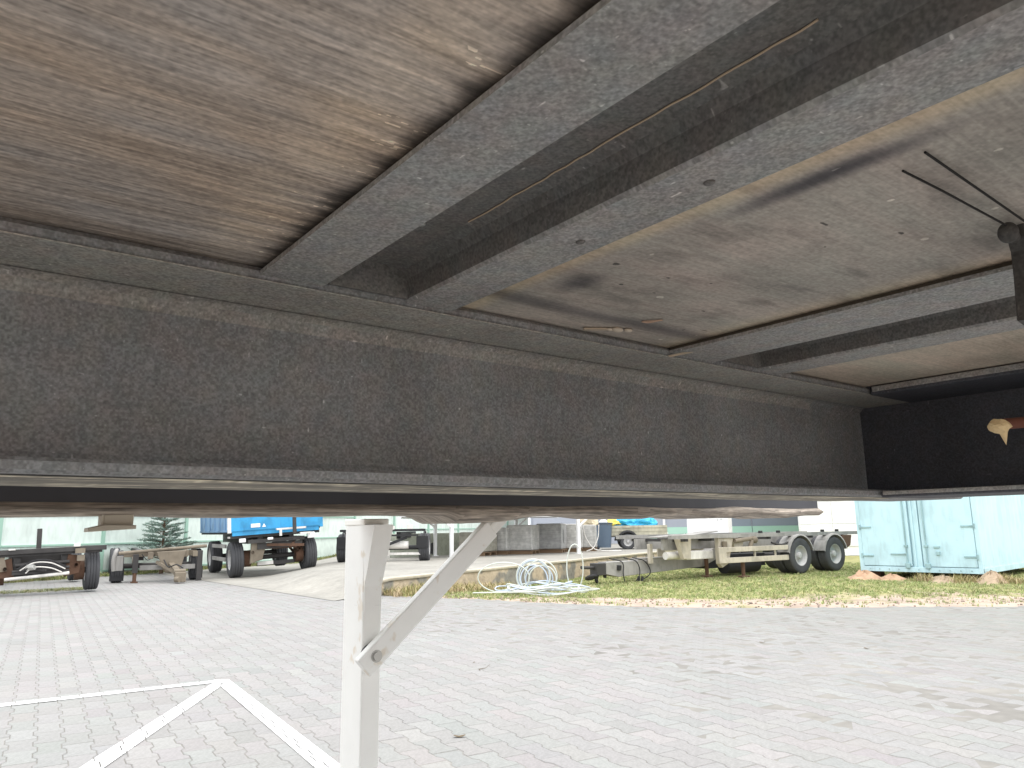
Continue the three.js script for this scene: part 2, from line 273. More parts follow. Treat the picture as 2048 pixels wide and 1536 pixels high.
// ---- concrete apron with its retaining wall
const apronGroup = new THREE.Group(); apronGroup.name = 'concrete_apron'; scene.add(apronGroup); tag(apronGroup, 'raised concrete yard slab that the pallets and the utility trailer stand on', null, null, 'structure');
{
  const rows = []; for (let v = 0; v <= 40; v += 0.8) { const r = []; for (let x = 5.8; x <= 46; x += x < 14 ? 0.35 : 1.5) { const z = zWall(x) - v; r.push([x, apron(x, z - 0.01) + 0.006, z]); } rows.push(r); }
  part(apronGroup, 'slab', M.concrete, sheet(rows));
}
const rwall = thing('retaining_wall', 'low rough concrete wall with tan patches along the edge of the raised slab', 'wall');
{
  const back = [], front = [], top = [], cap = [];
  for (let x = 6.9; x <= 46; x += 0.25) {
    const z = zWall(x), h = Math.max(0.012, apron(x, z - 0.02)), n = 0.02 * (vn(x * 3, 2, 999, 999, 7) - 0.5), k = vn(x * 1.1, 5, 999, 999, 9);
    front.push([x, -0.5, z + 0.05 + 0.05 * k], [x, h * 0.45, z + 0.03 + n + 0.03 * k], [x, h - 0.045, z + 0.012 + n]);
    cap.push([x, h - 0.05, z + 0.03], [x, h - 0.05, z + 0.05], [x, h - 0.006, z + 0.056], [x, h + 0.01, z + 0.046], [x, h + 0.01, z - 0.12]);
  }
  const strip = (l, n) => { const rows = []; for (let i = 0; i < l.length; i += n) rows.push(l.slice(i, i + n)); return sheet(rows); };
  part(rwall, 'wall_face', M.roughWall, strip(front, 3));
  part(rwall, 'edge_strip', M.concreteCap, strip(cap, 5));
}
// ============================================================ THE SWAP BODY WE STAND UNDER
const Y0 = 1.479, YF = 1.492, ZF = -0.8, XE = 1.585;
const body = thing('swap_body', 'dark steel underside of a swap body with plywood floor panels above the camera', 'swap body');
// plywood: one texture per panel, laid over the area in metres
const T0 = [-0.42, -0.86];
function ply(kind, x0, w, res) {
  const zr = 1.0;
  const col = (u, v) => {
    const x = x0 + u * w, z = -0.86 + v * zr, s = kind * 131 + 17;
    const uu = u * w / 2 + 0.1, vv = v / 2 + 0.1;
    const st = fbm(uu, vv, 22, 420, 3, s) - 0.5, st2 = fbm(uu, vv, 64, 1100, 2, s + 5) - 0.5, bl = fbm(uu, vv, 9, 9, 4, s + 9) - 0.5, red = fbm(uu, vv, 14, 40, 3, s + 13) - 0.5, fine = fbm(uu, vv, 500, 700, 2, s + 15) - 0.5;
    let r, g, b;
    if (kind === 1) {
      const k = 1 + 0.26 * st + 0.3 * st2 + 0.2 * bl + 0.26 * fine;
      r = 178 * k * (1 + 0.1 * red); g = 163 * k; b = 150 * k * (1 - 0.12 * red);
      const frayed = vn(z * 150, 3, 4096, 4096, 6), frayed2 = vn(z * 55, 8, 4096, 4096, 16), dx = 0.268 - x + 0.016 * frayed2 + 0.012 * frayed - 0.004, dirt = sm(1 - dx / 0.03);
      const lightBand = sm(1 - Math.abs(dx - 0.062) / 0.055) * (0.15 + 0.6 * frayed);
      r += 30 * lightBand; g += 25 * lightBand; b += 16 * lightBand;
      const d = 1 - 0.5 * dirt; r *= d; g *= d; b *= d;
      if (dx < 0.05 && frayed > 0.7 && vn(x * 150, z * 420, 4096, 4096, 19) > 0.74) { r += 60; g += 57; b += 50; }
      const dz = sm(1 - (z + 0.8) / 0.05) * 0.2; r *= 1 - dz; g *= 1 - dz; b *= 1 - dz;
    } else {
      const k = 1 + 0.1 * st + 0.12 * st2 + 0.4 * bl + 0.2 * fine;
      r = 176 * k * (1 + 0.08 * red); g = 167 * k; b = 157 * k;
      const a = kind === 2 ? sm(1 - Math.abs(x - 0.545 - 0.02 * bl) / 0.03) : 0, bb = kind === 2 ? sm(1 - (0.962 - x) / 0.07) : 0.5; // sandy margins beside the steel
      r += 26 * a + 26 * bb; g += 17 * a + 19 * bb; b += 2 * a + 6 * bb;
      if (kind === 2) {
        const patch = sm(1 - Math.hypot((x - 0.585 - 0.03 * bl) / 0.022, (z + 0.31) / 0.14)) * 0.55 + sm(1 - Math.hypot((x - 0.6) / 0.035, (z + 0.64) / 0.05)) * 0.4 + sm(1 - Math.abs(z + 0.735 + 0.02 * bl) / 0.03) * 0.3 + sm(1 - Math.abs(z + 0.56 - 0.12 * (x - 0.5) + 0.05 * bl) / 0.012) * 0.22 * sm((fbm(uu, vv, 20, 20, 2, 3) - 0.4) * 5);
        r *= 1 - patch; g *= 1 - patch; b *= 1 - patch * 0.92;
        const gr = sm((fbm(uu, vv, 26, 60, 4, 33) - 0.52) * 3) * 0.14; r *= 1 - gr; g *= 1 - gr; b *= 1 - gr;
        const sp = vn(x * 34, z * 60, 4096, 4096, 23), sq = vn(x * 40, z * 40, 4096, 4096, 27);
        if (sp > 0.972) { r *= 0.5; g *= 0.5; b *= 0.5; } if (sq > 0.975) { r += 45; g += 45; b += 42; }
      }
    }
    return [r, g, b];
  };
  const T = tex(res, kind === 1 ? 1536 : 1024, col, { sx: w, sy: zr, ox: x0, oy: -0.86, mirror: true });
  const B = tex(res, 1024, (u, v) => 255 * clamp(0.5 + (kind === 1 ? 1.2 : 0.4) * (fbm(u * w / 2 + 0.1, v / 2 + 0.1, 22, 320, 3, kind * 131 + 17) - 0.5)), { color: false, sx: w, sy: zr, ox: x0, oy: -0.86, mirror: true });
  return mat(lin(1, 1, 1), 0.8, { map: T, bumpMap: B, bumpScale: kind === 1 ? 0.0016 : 0.0006 });
}
const Z1 = 0.34; // far side of the body behind the camera
{
  const p1 = ply(1, -0.42, 0.72, 1280), p2 = ply(2, 0.44, 0.6, 768), p3 = ply(3, 1.15, 0.5, 512);
  const panel = (x0, x1, m) => part(body, 'floor_panel', m, box(x1 - x0, 0.028, Z1 + 1.5, (x0 + x1) / 2, YF + 0.014, (Z1 - 1.5) / 2));
  panel(-0.372, 0.312, p1); panel(0.482, 0.985, p2); panel(1.225, XE + 0.2, p3);
  for (let k = 0; k < 7; k++) panel(-0.37 - 0.9 * k - 0.7, -0.37 - 0.9 * k - 0.002 - (k ? 0 : 0), p1);
  part(body, 'deck_cover', M.black, box(9.2, 0.02, Z1 + 1.52, -2.75, YF + 0.07, (Z1 - 1.52) / 2));
}
// cross members: a shallow trough with two wide lips, open side down
function crossMember(x0, a, b, x1, d) { // runs along z from the side rail to the far side
  const c = sub(body, 'cross_member'), L = Z1 - ZF + 0.002, y = Y0 + 0.0015, P = (o) => prism(o, L).translate(0, 0, ZF - 0.002), t = 0.005;
  part(c, 'lip', M.stone, P([[x0, y], [a - 0.003, y], [a, y + 0.003], [a, y + t], [x0, y + t]])); part(c, 'lip', M.stone, P([[b + 0.004, y], [x1, y], [x1, y + t], [b, y + t], [b, y + 0.004]]));
  part(c, 'channel', M.channel, P([[a + 0.0005, y + 0.003], [a + 0.003, y + d - 0.012], [a + 0.006, y + d - 0.004], [a + 0.014, y + d], [b - 0.022, y + d], [b - 0.01, y + d - 0.004], [b - 0.004, y + d - 0.014], [b - 0.0005, y + 0.003], [b + 0.004, y + t + 0.001], [b + 0.004, y + d + t], [a - 0.004, y + d + t], [a - 0.004, y + t + 0.001]]));
  part(c, 'sealing_strip', M.sealant, P([[x0 + 0.003, y + t + 0.0005], [x0 + 0.03, y + t + 0.0005], [x0 + 0.03, YF - 0.0005], [x0 + 0.005, YF - 0.0005]]), P([[x1 - 0.003, y + t + 0.0005], [x1 - 0.03, y + t + 0.0005], [x1 - 0.03, YF - 0.0005], [x1 - 0.004, YF - 0.0005]]));
  part(c, 'end_plate', M.channel, box(b - a - 0.002, d, 0.004, (a + b) / 2, y + d / 2 + 0.002, ZF + 0.008));
  return c;
}
const cm1 = crossMember(0.266, 0.343, 0.449, 0.518, 0.04);
crossMember(0.947, 1.068, 1.19, 1.262, 0.04);
for (let k = 0; k < 7; k++) crossMember(-0.414 - 0.9 * k, -0.337 - 0.9 * k, -0.231 - 0.9 * k, -0.162 - 0.9 * k, 0.04);
part(cm1, 'weld_bead', mat(rgb(196, 172, 146), 0.9), (() => { const l = []; for (let k = 0; k <= 26; k++) l.push([0.424 + rr(-0.0012, 0.0012), Y0 + 0.0405, -0.62 + 0.4 * k / 26]); return tube(l, 0.0009, 60, 5); })());
// dirt ridge and rusty nail heads
part(cm1, 'rivet', M.zinc, new THREE.SphereGeometry(0.005, 10, 6).scale(1.3, 0.5, 1).translate(0.385, Y0 + 0.041, -0.655));
for (const [x, z] of [[0.49, -0.52], [0.488, -0.36]]) part(cm1, 'rivet', M.channel, new THREE.SphereGeometry(0.0045, 10, 6).scale(1, 0.5, 1.2).translate(x, Y0 + 0.001, z));
// side rail: a channel, open to the inside
{
  const z = ZF, yb = 1.2553, L = 9.3, x0 = -7.3;
  const prof = [[0, Y0], [0.003, Y0 - 0.003], [0.098, Y0 - 0.005], [0.108, Y0 - 0.009], [0.116, Y0 - 0.018], [0.119, Y0 - 0.03], [0.119, yb + 0.03], [0.112, yb + 0.02], [0.1, yb + 0.0155], [0.004, yb + 0.0145], [0, yb + 0.011], [0.0005, yb + 0.003], [0.005, yb], [0.18, yb], [0.18, yb + 0.012], [0.14, yb + 0.03], [0.14, Y0 + 0.012], [0.006, Y0 + 0.012], [0, Y0 + 0.006]];
  const g = prism(prof.map(([a, y]) => [-a, y]), L).rotateY(Math.PI / 2);  // x' -> -z
  g.applyMatrix4(new THREE.Matrix4().makeRotationY(Math.PI)); // put length along x
  const bb = new THREE.Box3().setFromBufferAttribute(g.attributes.position);
  // outline depth must run away from the camera (towards -z)
  if (Math.abs(bb.max.z) > Math.abs(bb.min.z)) g.applyMatrix4(new THREE.Matrix4().makeScale(1, 1, -1));
  const b2 = new THREE.Box3().setFromBufferAttribute(g.attributes.position);
  g.translate(x0 - b2.min.x, 0, z);
  part(body, 'side_rail', M.web, fixWinding(g));
  part(body, 'top_flange', M.litFlange, box(L, 0.0015, 0.1045, x0 + L / 2, Y0 - 0.0045, z - 0.0515));  // thin plate carrying the lighter tone that stands for light from the ground
  part(body, 'corner_fillet', mat(rgb(226, 224, 219), 0.8, { map: stoneT, bumpMap: stoneB, bumpScale: 0.0008 }), (() => { const rows = []; for (let k = 0; k <= 6; k++) { const a = k / 6 * Math.PI / 2, r = []; for (let m = 0; m <= 240; m++) { const x = -3 + 4.55 * m / 240, q = 0.02; r.push([x, Y0 - 0.0066 - q + q * Math.cos(a), z - 0.1165 + q - q * Math.sin(a)]); } rows.push(r); } return sheet(rows); })());  // rounded corner, coloured paler than the web as a painted crease highlight
}
function fixWinding(g) { // after mirroring: recompute with outward normals
  const n = g.index ? g.toNonIndexed() : g, p = n.attributes.position, m = new THREE.Matrix4();
  n.computeBoundingBox(); n.computeVertexNormals(); return n;
}
// worn bare strip along the underside of the rail
const wornT = tex(1024, 128, (u, v) => { const a = fbm(u, v, 40, 8, 4, 201), b = fbm(u, v, 14, 24, 4, 205), c = vn(u * 220, v * 10, 220, 10, 207); let k = 128 + 70 * (a - 0.5) + 110 * sm((b - 0.52) * 5) * (0.4 + c); return [k, k * 0.96, k * 0.88]; }, { sx: 1.6, sy: 0.2 });
const worn = mat(rgb(226, 222, 212), 0.7, { map: wornT, bumpMap: stoneB, bumpScale: 0.001 });
part(body, 'wear_strip', worn, (() => { const r1 = [], r2 = [], r3 = []; for (let k = 0; k <= 220; k++) { const x = -3 + 4.7 * k / 220; r1.push([x, 1.2544, -0.818 - 0.012 * vn(x * 9, 3, 999, 999, 2)]); r2.push([x, 1.2522, -0.86]); r3.push([x, 1.253, -0.979 - 0.004 * vn(x * 12, 1, 999, 999, 4)]); } return sheet([r1, r2, r3]); })());
// end beam at the right: a channel across the end of the body
part(body, 'end_beam', M.endSteel,
  box(0.012, 0.2, 1.97, XE + 0.19, 1.3722, 0.07), rbox(0.195, 0.012, 1.85, XE + 0.0995, 1.259, 0.13, 0.004), rbox(0.195, 0.012, 1.85, XE + 0.0995, 1.4765, 0.13, 0.004), box(0.19, 0.03, 1.85, XE + 0.105, 1.4985, 0.13), box(0.19, 0.03, 0.14, XE + 0.105, 1.4985, -0.868));
part(body, 'edge_trim', M.stone, bar([XE + 0.0035, 1.262, -0.79], [XE + 0.0035, 1.259, 1.0], 0.006, 0.008, 0.002), bar([XE + 0.004, Y0 + 0.004, -0.79], [XE + 0.004, Y0 + 0.006, 1.0], 0.006, 0.012, 0.002));
// outer rail with the wooden rubbing strip under it
{
  const zo = -1.36, xe = 2.3;
  part(body, 'outer_rail', M.darkPaint, rbox(xe + 7.3, 0.25, 0.014, (xe - 7.3) / 2, 1.371, zo - 0.007, 0.004), box(xe + 7.3, 0.012, 0.14, (xe - 7.3) / 2, 1.49, zo - 0.084), rbox(0.014, 0.25, 0.12, xe - 0.006, 1.371, zo - 0.07, 0.004));
  const woodT = tex(1024, 128, (u, v) => { const a = fbm(u, v, 12, 40, 4, 301), b = fbm(u, v, 60, 90, 3, 305), c = fbm(u, v, 9, 6, 3, 309); const k = 1 + 0.9 * (a - 0.5) + 0.5 * (b - 0.5) + 0.4 * (c - 0.5); return [172 * k, 165 * k, 157 * k]; }, { sx: 1.4, sy: 0.16 });
  const wood = mat(rgb(235, 230, 224), 0.85, { map: woodT, bumpMap: grimeB, bumpScale: 0.004 });
  const rows = [[], [], [], [], []];
  for (let k = 0; k <= 420; k++) {
    const x = -4.2 + (xe + 4.2) * k / 420, n = vn(x * 7, 1, 9999, 9999, 33), n2 = vn(x * 19, 4, 9999, 9999, 35);
    const sag = 0.022 * sm((x - 0.86) / 0.05) * sm((1.13 - x) / 0.16) + 0.01 * sm((x - 1.1) / 0.2) * sm(1 - Math.abs(((x + 0.1) % 0.34) - 0.17) / 0.15);
    const lo = 1.2300 - 0.0025 * n2 - sag * 0.75 - 0.003 * sm((x - 1.0) / 0.5) * n, hi = 1.2475 + 0.004 * sm((x - 1.0) / 0.3) * (n * 2 - 1);
    rows[0].push([x, 1.262, zo - 0.02]); rows[1].push([x, hi, zo + 0.004]); rows[2].push([x, (lo + hi) / 2, zo + 0.012 + 0.01 * n]); rows[3].push([x, lo, zo + 0.001]); rows[4].push([x, lo - 0.001 + 0.004 * n, zo - 0.16]);
  }
  part(body, 'rubbing_strip', wood, sheet(rows));
}
// folding legs
function makeLeg(x, z, side) { // side = 1: brace towards +x
  const leg = sub(body, 'leg', [x, 0, z]);
  const W = 0.044, D = 0.094, yt = 1.222;
  part(leg, 'tube', M.cream, rbox(W, yt - 0.03, D, 0, (yt - 0.03) / 2 + 0.02, 0, 0.004));
  part(leg, 'foot_plate', M.cream, rbox(0.14, 0.012, 0.16, 0, 0.007, 0, 0.003));
  part(leg, 'top_plate', M.creamClean, rbox(0.06, 0.014, 0.098, 0.006, yt - 0.004, 0.0, 0.003));
  // bent gusset in front of the tube, leaning towards the inside at the top
  const zf = D / 2, gus = [];
  for (const [q0, q1] of [[[1.03, 0.0012, 0.0195], [1.083, 0.002, 0.0205]], [[1.083, 0.002, 0.0205], [1.212, 0.047, 0.0225]]]) {
    gus.push(sheet([q0, q1].map(([y, o, w]) => [[-w, y, zf + o], [w, y, zf + o]])), sheet([q0, q1].map(([y, o, w]) => [[w, y, zf + o], [w, y, zf - 0.02]])), sheet([q0, q1].map(([y, o, w]) => [[-w, y, zf - 0.02], [-w, y, zf + o]])));
  }
  part(leg, 'gusset', M.cream, ...gus);
  // brace: flat hollow bar from the pivot bolt up to the rail
  const p0 = [-0.004 * side, 0.945, zf + 0.02], p1 = [0.345 * side, 1.243, zf + 0.02], dx = (p1[0] - p0[0]), dy = p1[1] - p0[1], l = Math.hypot(dx, dy), e = [-dx / l * 0.035, -dy / l * 0.035];
  const q = sub(leg, 'brace');
  part(q, 'brace_bar', M.cream, bar([p0[0] + e[0], p0[1] + e[1], p0[2]], [p0[0] + dx * 0.86, p0[1] + dy * 0.86, p0[2]], 0.022, 0.046, 0.004));
  part(q, 'brace_sleeve', M.cream, bar([p0[0] + dx * 0.82, p0[1] + dy * 0.82, p0[2]], p1, 0.0145, 0.037, 0.003), bar([p0[0] + dx * 0.845, p0[1] + dy * 0.845 + 0.006, p0[2] + 0.004], [p1[0], p1[1] + 0.006, p1[2] + 0.004], 0.012, 0.012, 0.003));
  part(q, 'pivot_bolt', M.zinc, rod([p0[0], p0[1], zf - 0.02], [p0[0], p0[1], p0[2] + 0.018], 0.009, 0.009, 20), rod([p0[0], p0[1], p0[2] + 0.0095], [p0[0], p0[1], p0[2] + 0.0125], 0.0125, 0.0125, 20));
  part(q, 'spacer', M.rubber, rod([p0[0], p0[1], zf - 0.001], [p0[0], p0[1], p0[2] - 0.011], 0.021, 0.021, 20));
  return leg;
}
makeLeg(0.772, -1.545, 1); makeLeg(-5.2, -1.545, -1); makeLeg(0.772, 0.27, 1); makeLeg(-5.2, 0.27, -1);
// bent stop plate below the outer rail, at the left
part(body, 'stop_plate', M.trailerBeige, rbox(0.044, 0.03, 0.03, 0.246, 1.224, -1.372, 0.002), prism([[-0.028, -0.001], [0.038, 0.003], [0.038, 0.007], [-0.006, 0.008], [-0.028, 0.003]], 0.04, 0.001).translate(0.231, 1.206, -1.385), box(0.003, 0.024, 0.03, 0.2225, 1.22, -1.37));
// hanging bracket with a bolt, at the right edge of the view
{
  const b = sub(body, 'hanger_bracket');
  part(b, 'flat_bar', M.bracket, prism([[0.8851, 1.555], [0.8565, 1.5196], [0.841, 1.5009], [0.8383, 1.4788], [0.8429, 1.4665], [0.8407, 1.4422], [0.8323, 1.3942], [0.8479, 1.3916], [0.9079, 1.4063], [0.9972, 1.5893]], 0.014, 0.0015).translate(0, 0, -0.262));
  part(b, 'bolt', M.bracket, new THREE.SphereGeometry(0.0092, 18, 14).scale(1, 1.15, 1).translate(0.8131, 1.4779, -0.254), rod([0.8131, 1.4779, -0.254], [0.8331, 1.4779, -0.256], 0.006));
}
for (const [p, q, n] of [[[0.618, YF - 0.003, -0.262], [0.815, 1.483, -0.252], 0], [[0.6, YF - 0.003, -0.236], [0.82, 1.487, -0.241], 1]])
  single('wire', n ? 'upper thin dark wire running along the plywood to the hanging bracket' : 'lower thin dark wire running along the plywood to the hanging bracket', 'wire', M.gap, tube([p, [mix(p[0], q[0], 0.33), mix(p[1], q[1], 0.25), mix(p[2], q[2], 0.36)], [mix(p[0], q[0], 0.67), mix(p[1], q[1], 0.62), mix(p[2], q[2], 0.68)], q], 0.0011, 40, 6));
{ // reddish bar whose torn foam tip points to the left, in front of the end beam
  const s = thing('foam_tipped_bar', 'reddish brown bar with a torn cream foam tip in front of the end beam', 'bar', [1.452, 1.361, -0.508]);
  part(s, 'rod', mat(rgb(104, 62, 48), 0.8, { map: grimeT }), rod([0.008, 0.004, 0.004], [0.2, 0.022, 0.12], 0.0095));
  const g = new THREE.IcosahedronGeometry(0.024, 3), p = g.attributes.position;
  for (let i = 0; i < p.count; i++) { const k = 0.8 + 0.4 * vn(p.getX(i) * 90 + 9, p.getY(i) * 90 + p.getZ(i) * 60 + 9, 99, 99, 3); p.setXYZ(i, p.getX(i) * k * 0.72, p.getY(i) * k * 0.5 + 0.003 * (p.getX(i) < -0.008 ? vn(p.getY(i) * 300 + 20, p.getZ(i) * 300 + 20, 99, 99, 5) : 0), p.getZ(i) * k * 0.7); }
  g.computeVertexNormals();
  part(s, 'foam_tip', mat(rgb(222, 196, 150), 0.95, { bumpMap: grimeB, bumpScale: 0.003 }), g, new THREE.ConeGeometry(0.009, 0.03, 7).rotateX(Math.PI).rotateZ(0.25).translate(0.008, -0.018, 0.002));
}
// splinters and crumbs stuck to the plywood
const splM = mat(rgb(186, 170, 150), 0.9);
single('wood_splinter', 'pale splinter lying flat on the plywood beside the whitish crumb', 'splinter', splM, [bar([0.745, YF - 0.003, -0.79], [0.79, YF - 0.002, -0.765], 0.008, 0.002)]);
single('wood_splinter', 'pale splinter sticking out where the second cross member meets the side rail', 'splinter', splM, [bar([0.945, Y0 - 0.004, -0.802], [0.985, Y0 + 0.006, -0.76], 0.004, 0.003)]);
single('plaster_crumb', 'small whitish crumb clinging to the plywood beside the splinter', 'crumb', mat(rgb(196, 184, 168), 0.95), [[0.79, -0.765, 0.008], [0.806, -0.758, 0.006], [0.78, -0.77, 0.005]].map(([x, z, r]) => new THREE.IcosahedronGeometry(r, 1).scale(1.3, 0.5, 0.9).translate(x, YF - 0.003, z)));
single('string_loop', 'tiny pale loop of string stuck on the middle plywood panel', 'string', mat(rgb(190, 160, 140), 0.9), tube([[0.79, YF - 0.002, -0.715], [0.797, YF - 0.003, -0.7], [0.805, YF - 0.003, -0.69], [0.806, YF - 0.002, -0.697], [0.798, YF - 0.003, -0.71]], 0.0011, 40, 5, true));

// ============================================================ BACKGROUND: FENCE, BUILDINGS, VEHICLES
const up = (x, z) => floorY(x, z);
// ---- mint sheet fence
{
  const f = thing('sheet_fence', 'long pale mint metal sheet fence with green rails and posts behind the parked chassis', 'fence');
  const A = [4.4, -25.9], d = [0.898, -0.438], at = (t, off = 0) => [A[0] + d[0] * t - d[1] * off * -1, A[1] + d[1] * t + d[0] * off];
  const ang = Math.atan2(0.438, 0.898), g0 = (t) => up(...at(t));
  const L = (w, h, dp, t, y, off) => { const p = at(t, off); return box(w, h, dp).rotateY(ang).translate(p[0], y, p[1]); };
  for (let k = -4; k < 10; k++) {
    const t0 = -0.1 + 3 * k, y0 = Math.max(0, g0(t0));
    part(f, 'post', M.mintRail, L(0.09, 2.1, 0.09, t0, y0 + 1.05, 0.05));
    const rows = [[], []]; // trapezoid sheet
    const shape = [0, 0.004, 0.018, 0.018, 0.004]; let q = 0;
    for (let s = 0; s <= 3.0001; s += 0.05) { const o = [0, 0, 0.016, 0.016][q++ % 4], p = at(t0 + s, o); rows[0].push([p[0], y0 + 0.12, p[1]]); rows[1].push([p[0], y0 + 2.05, p[1]]); }
    part(f, 'sheet_panel', M.mint, sheet(rows));
    for (const y of [0.13, 0.92, 1.78]) part(f, 'rail', M.mintRail, L(2.9, 0.05, 0.04, t0 + 1.5, y0 + y, 0.045));
    part(f, 'kerb_board', M.concrete, L(2.9, 0.16, 0.05, t0 + 1.5, y0 + 0.03, 0.012));
  }
}
// ---- grass along the fence foot and in front of the wall
function tuftGeo(n, h, w, spread, s) { // one tuft of n bent blades
  seed = s; const pos = [];
  for (let k = 0; k < n; k++) {
    const a = rr(0, 6.28), x = rr(-spread, spread), z = rr(-spread, spread), l = h * rr(0.5, 1.1), bend = rr(0.2, 0.9) * l, c = Math.cos(a), t = Math.sin(a), q = w * rr(0.6, 1.2);
    const P = (u, v) => [x + c * bend * v * v - t * u, l * v * (1 - 0.25 * v), z + t * bend * v * v + c * u];
    const A = P(-q, 0), B = P(q, 0), C = P(-q * 0.8, 0.5), D = P(q * 0.8, 0.5), E = P(0, 1);
    pos.push(...A, ...B, ...D, ...A, ...D, ...C, ...C, ...D, ...E);
  }
  const g = new THREE.BufferGeometry(); g.setAttribute('position', new THREE.Float32BufferAttribute(pos, 3)); g.computeVertexNormals(); return triUV(g);
}
function grass(name, label, geo, pts, colors, rough = 0.9) {
  const m = finish(new THREE.InstancedMesh(geo, mat(lin(1, 1, 1), rough, { side: THREE.DoubleSide }), pts.length)), t = new THREE.Matrix4(), q = new THREE.Quaternion(), c = new THREE.Color();
  pts.forEach(([x, y, z, s], i) => { t.compose(new THREE.Vector3(x, y, z), q.setFromAxisAngle(new THREE.Vector3(0, 1, 0), rr(0, 6.28)), new THREE.Vector3(s, s * rr(0.7, 1.2), s)); m.setMatrixAt(i, t); const k = colors[Math.floor(rnd() * colors.length)], b = rr(0.75, 1.2); m.setColorAt(i, c.setRGB(k[0] * b, k[1] * b, k[2] * b)); });
  m.name = numbered(name); scene.add(m); tag(m, label, 'grass', null, 'stuff');
}
{
  const pts = [], dry = [], foot = []; seed = 99;
  for (let k = 0; k < 60000; k++) {
    const x = rr(6.6, 27), z = rr(-19, -1); if (z > zWall(x) - 0.02 === false) continue;
    const dB = x - xB(z); if (dB < 0.05) continue;
    const dw = z - zWall(x), n = fbm(x / 10 + 20, z / 10 + 20, 128, 128, 5, 12);
    const g = sm((n - 0.36 + clamp((dB - dirtW(z)) * 0.12, -0.24, 0.3)) * 5) + (x < 9 ? 0.5 : 0);
    if (rnd() < g * 0.9) pts.push([x, verge(x, z) - 0.02, z, rr(0.5, 1.1)]);
  }
  grass('grass', 'short yellowish green grass on the verge between the paved yard and the raised slab', tuftGeo(7, 0.085, 0.007, 0.06, 3), pts, [[0.27, 0.32, 0.12], [0.32, 0.36, 0.15], [0.4, 0.38, 0.21], [0.22, 0.28, 0.1]]);
  seed = 5;
  for (let k = 0; k < 900; k++) { const x = rr(7.0, 11.2), z = zWall(x) + rr(0.02, 0.9) * rr(0.3, 1); if (x > 10.2 && rnd() < 0.6) continue; dry.push([x, verge(x, z) - 0.02, z, rr(0.5, 1.25)]); }
  for (const [cx, cz, r, n] of [[20.05, -7.4, 0.42, 190], [19.55, -8.9, 0.35, 60], [19.75, -8.1, 0.4, 80]]) for (let k = 0; k < n; k++) { const a = rr(0, 6.28), q = r * Math.sqrt(rnd()); dry.push([cx + q * Math.cos(a), verge(cx, cz) - 0.02, cz + q * Math.sin(a), rr(0.8, 1.6) * (1.1 - q / r * 0.5)]); }
  grass('dry_grass', 'tall dry straw coloured grass at the foot of the slab wall and by the container corner', tuftGeo(7, 0.26, 0.007, 0.09, 4), dry, [[0.42, 0.34, 0.18], [0.34, 0.3, 0.13], [0.26, 0.26, 0.1], [0.48, 0.38, 0.24]]);
  for (let k = 0; k < 3500; k++) { const t = rr(-6, 12), o = rr(0.1, 1.0) * rr(0.4, 1); const x = 4.4 + 0.898 * t + 0.438 * o, z = -25.9 - 0.438 * t + 0.898 * o; foot.push([x, up(x, z) - 0.02, z, rr(0.5, 1.2)]); }
  for (let k = 0; k < 1300; k++) { const x = rr(1.2, 3.1), z = rr(-20.4, -19.4); foot.push([x, -0.02, z, rr(0.2, 0.5)]); }
  grass('fence_grass', 'green weeds growing along the foot of the mint fence and under the left chassis', tuftGeo(6, 0.16, 0.008, 0.08, 6), foot, [[0.16, 0.2, 0.06], [0.22, 0.24, 0.09], [0.28, 0.26, 0.12]]);
}
// stones and clods on the earth strip
{
  const g = new THREE.IcosahedronGeometry(1, 0); const p = g.attributes.position; for (let i = 0; i < p.count; i++) { const k = 0.75 + 0.5 * hash(Math.round(p.getX(i) * 50), Math.round(p.getY(i) * 50) + Math.round(p.getZ(i) * 90), 4); p.setXYZ(i, p.getX(i) * k, p.getY(i) * k * 0.6, p.getZ(i) * k); } g.computeVertexNormals();
  const l = []; seed = 21;
  for (let k = 0; k < 700; k++) { const z = rr(-12.5, -2), x = xB(z) + dirtW(z) * rnd() - 0.25 * rnd() * rnd(); l.push([x, z, rr(0.004, 0.022) * (rnd() < 0.06 ? 1.8 : 1)]); }
  const m = finish(new THREE.InstancedMesh(triUV(g), mat(lin(1, 1, 1), 0.95), l.length)), t = new THREE.Matrix4(), c = new THREE.Color(); l.forEach(([x, z, s], i) => { t.makeRotationY(rr(0, 6)).scale(new THREE.Vector3(s, s, s)).setPosition(x, verge(x, z) + (x < xB(z) ? 0.0 : -0.004), z); m.setMatrixAt(i, t); const k = rr(0.7, 1.2); m.setColorAt(i, c.setRGB(0.3 * k, 0.24 * k, 0.2 * k)); });
  m.name = 'stones'; scene.add(m); tag(m, 'small clods and stones scattered on the pinkish earth strip', 'stones', null, 'stuff');
}
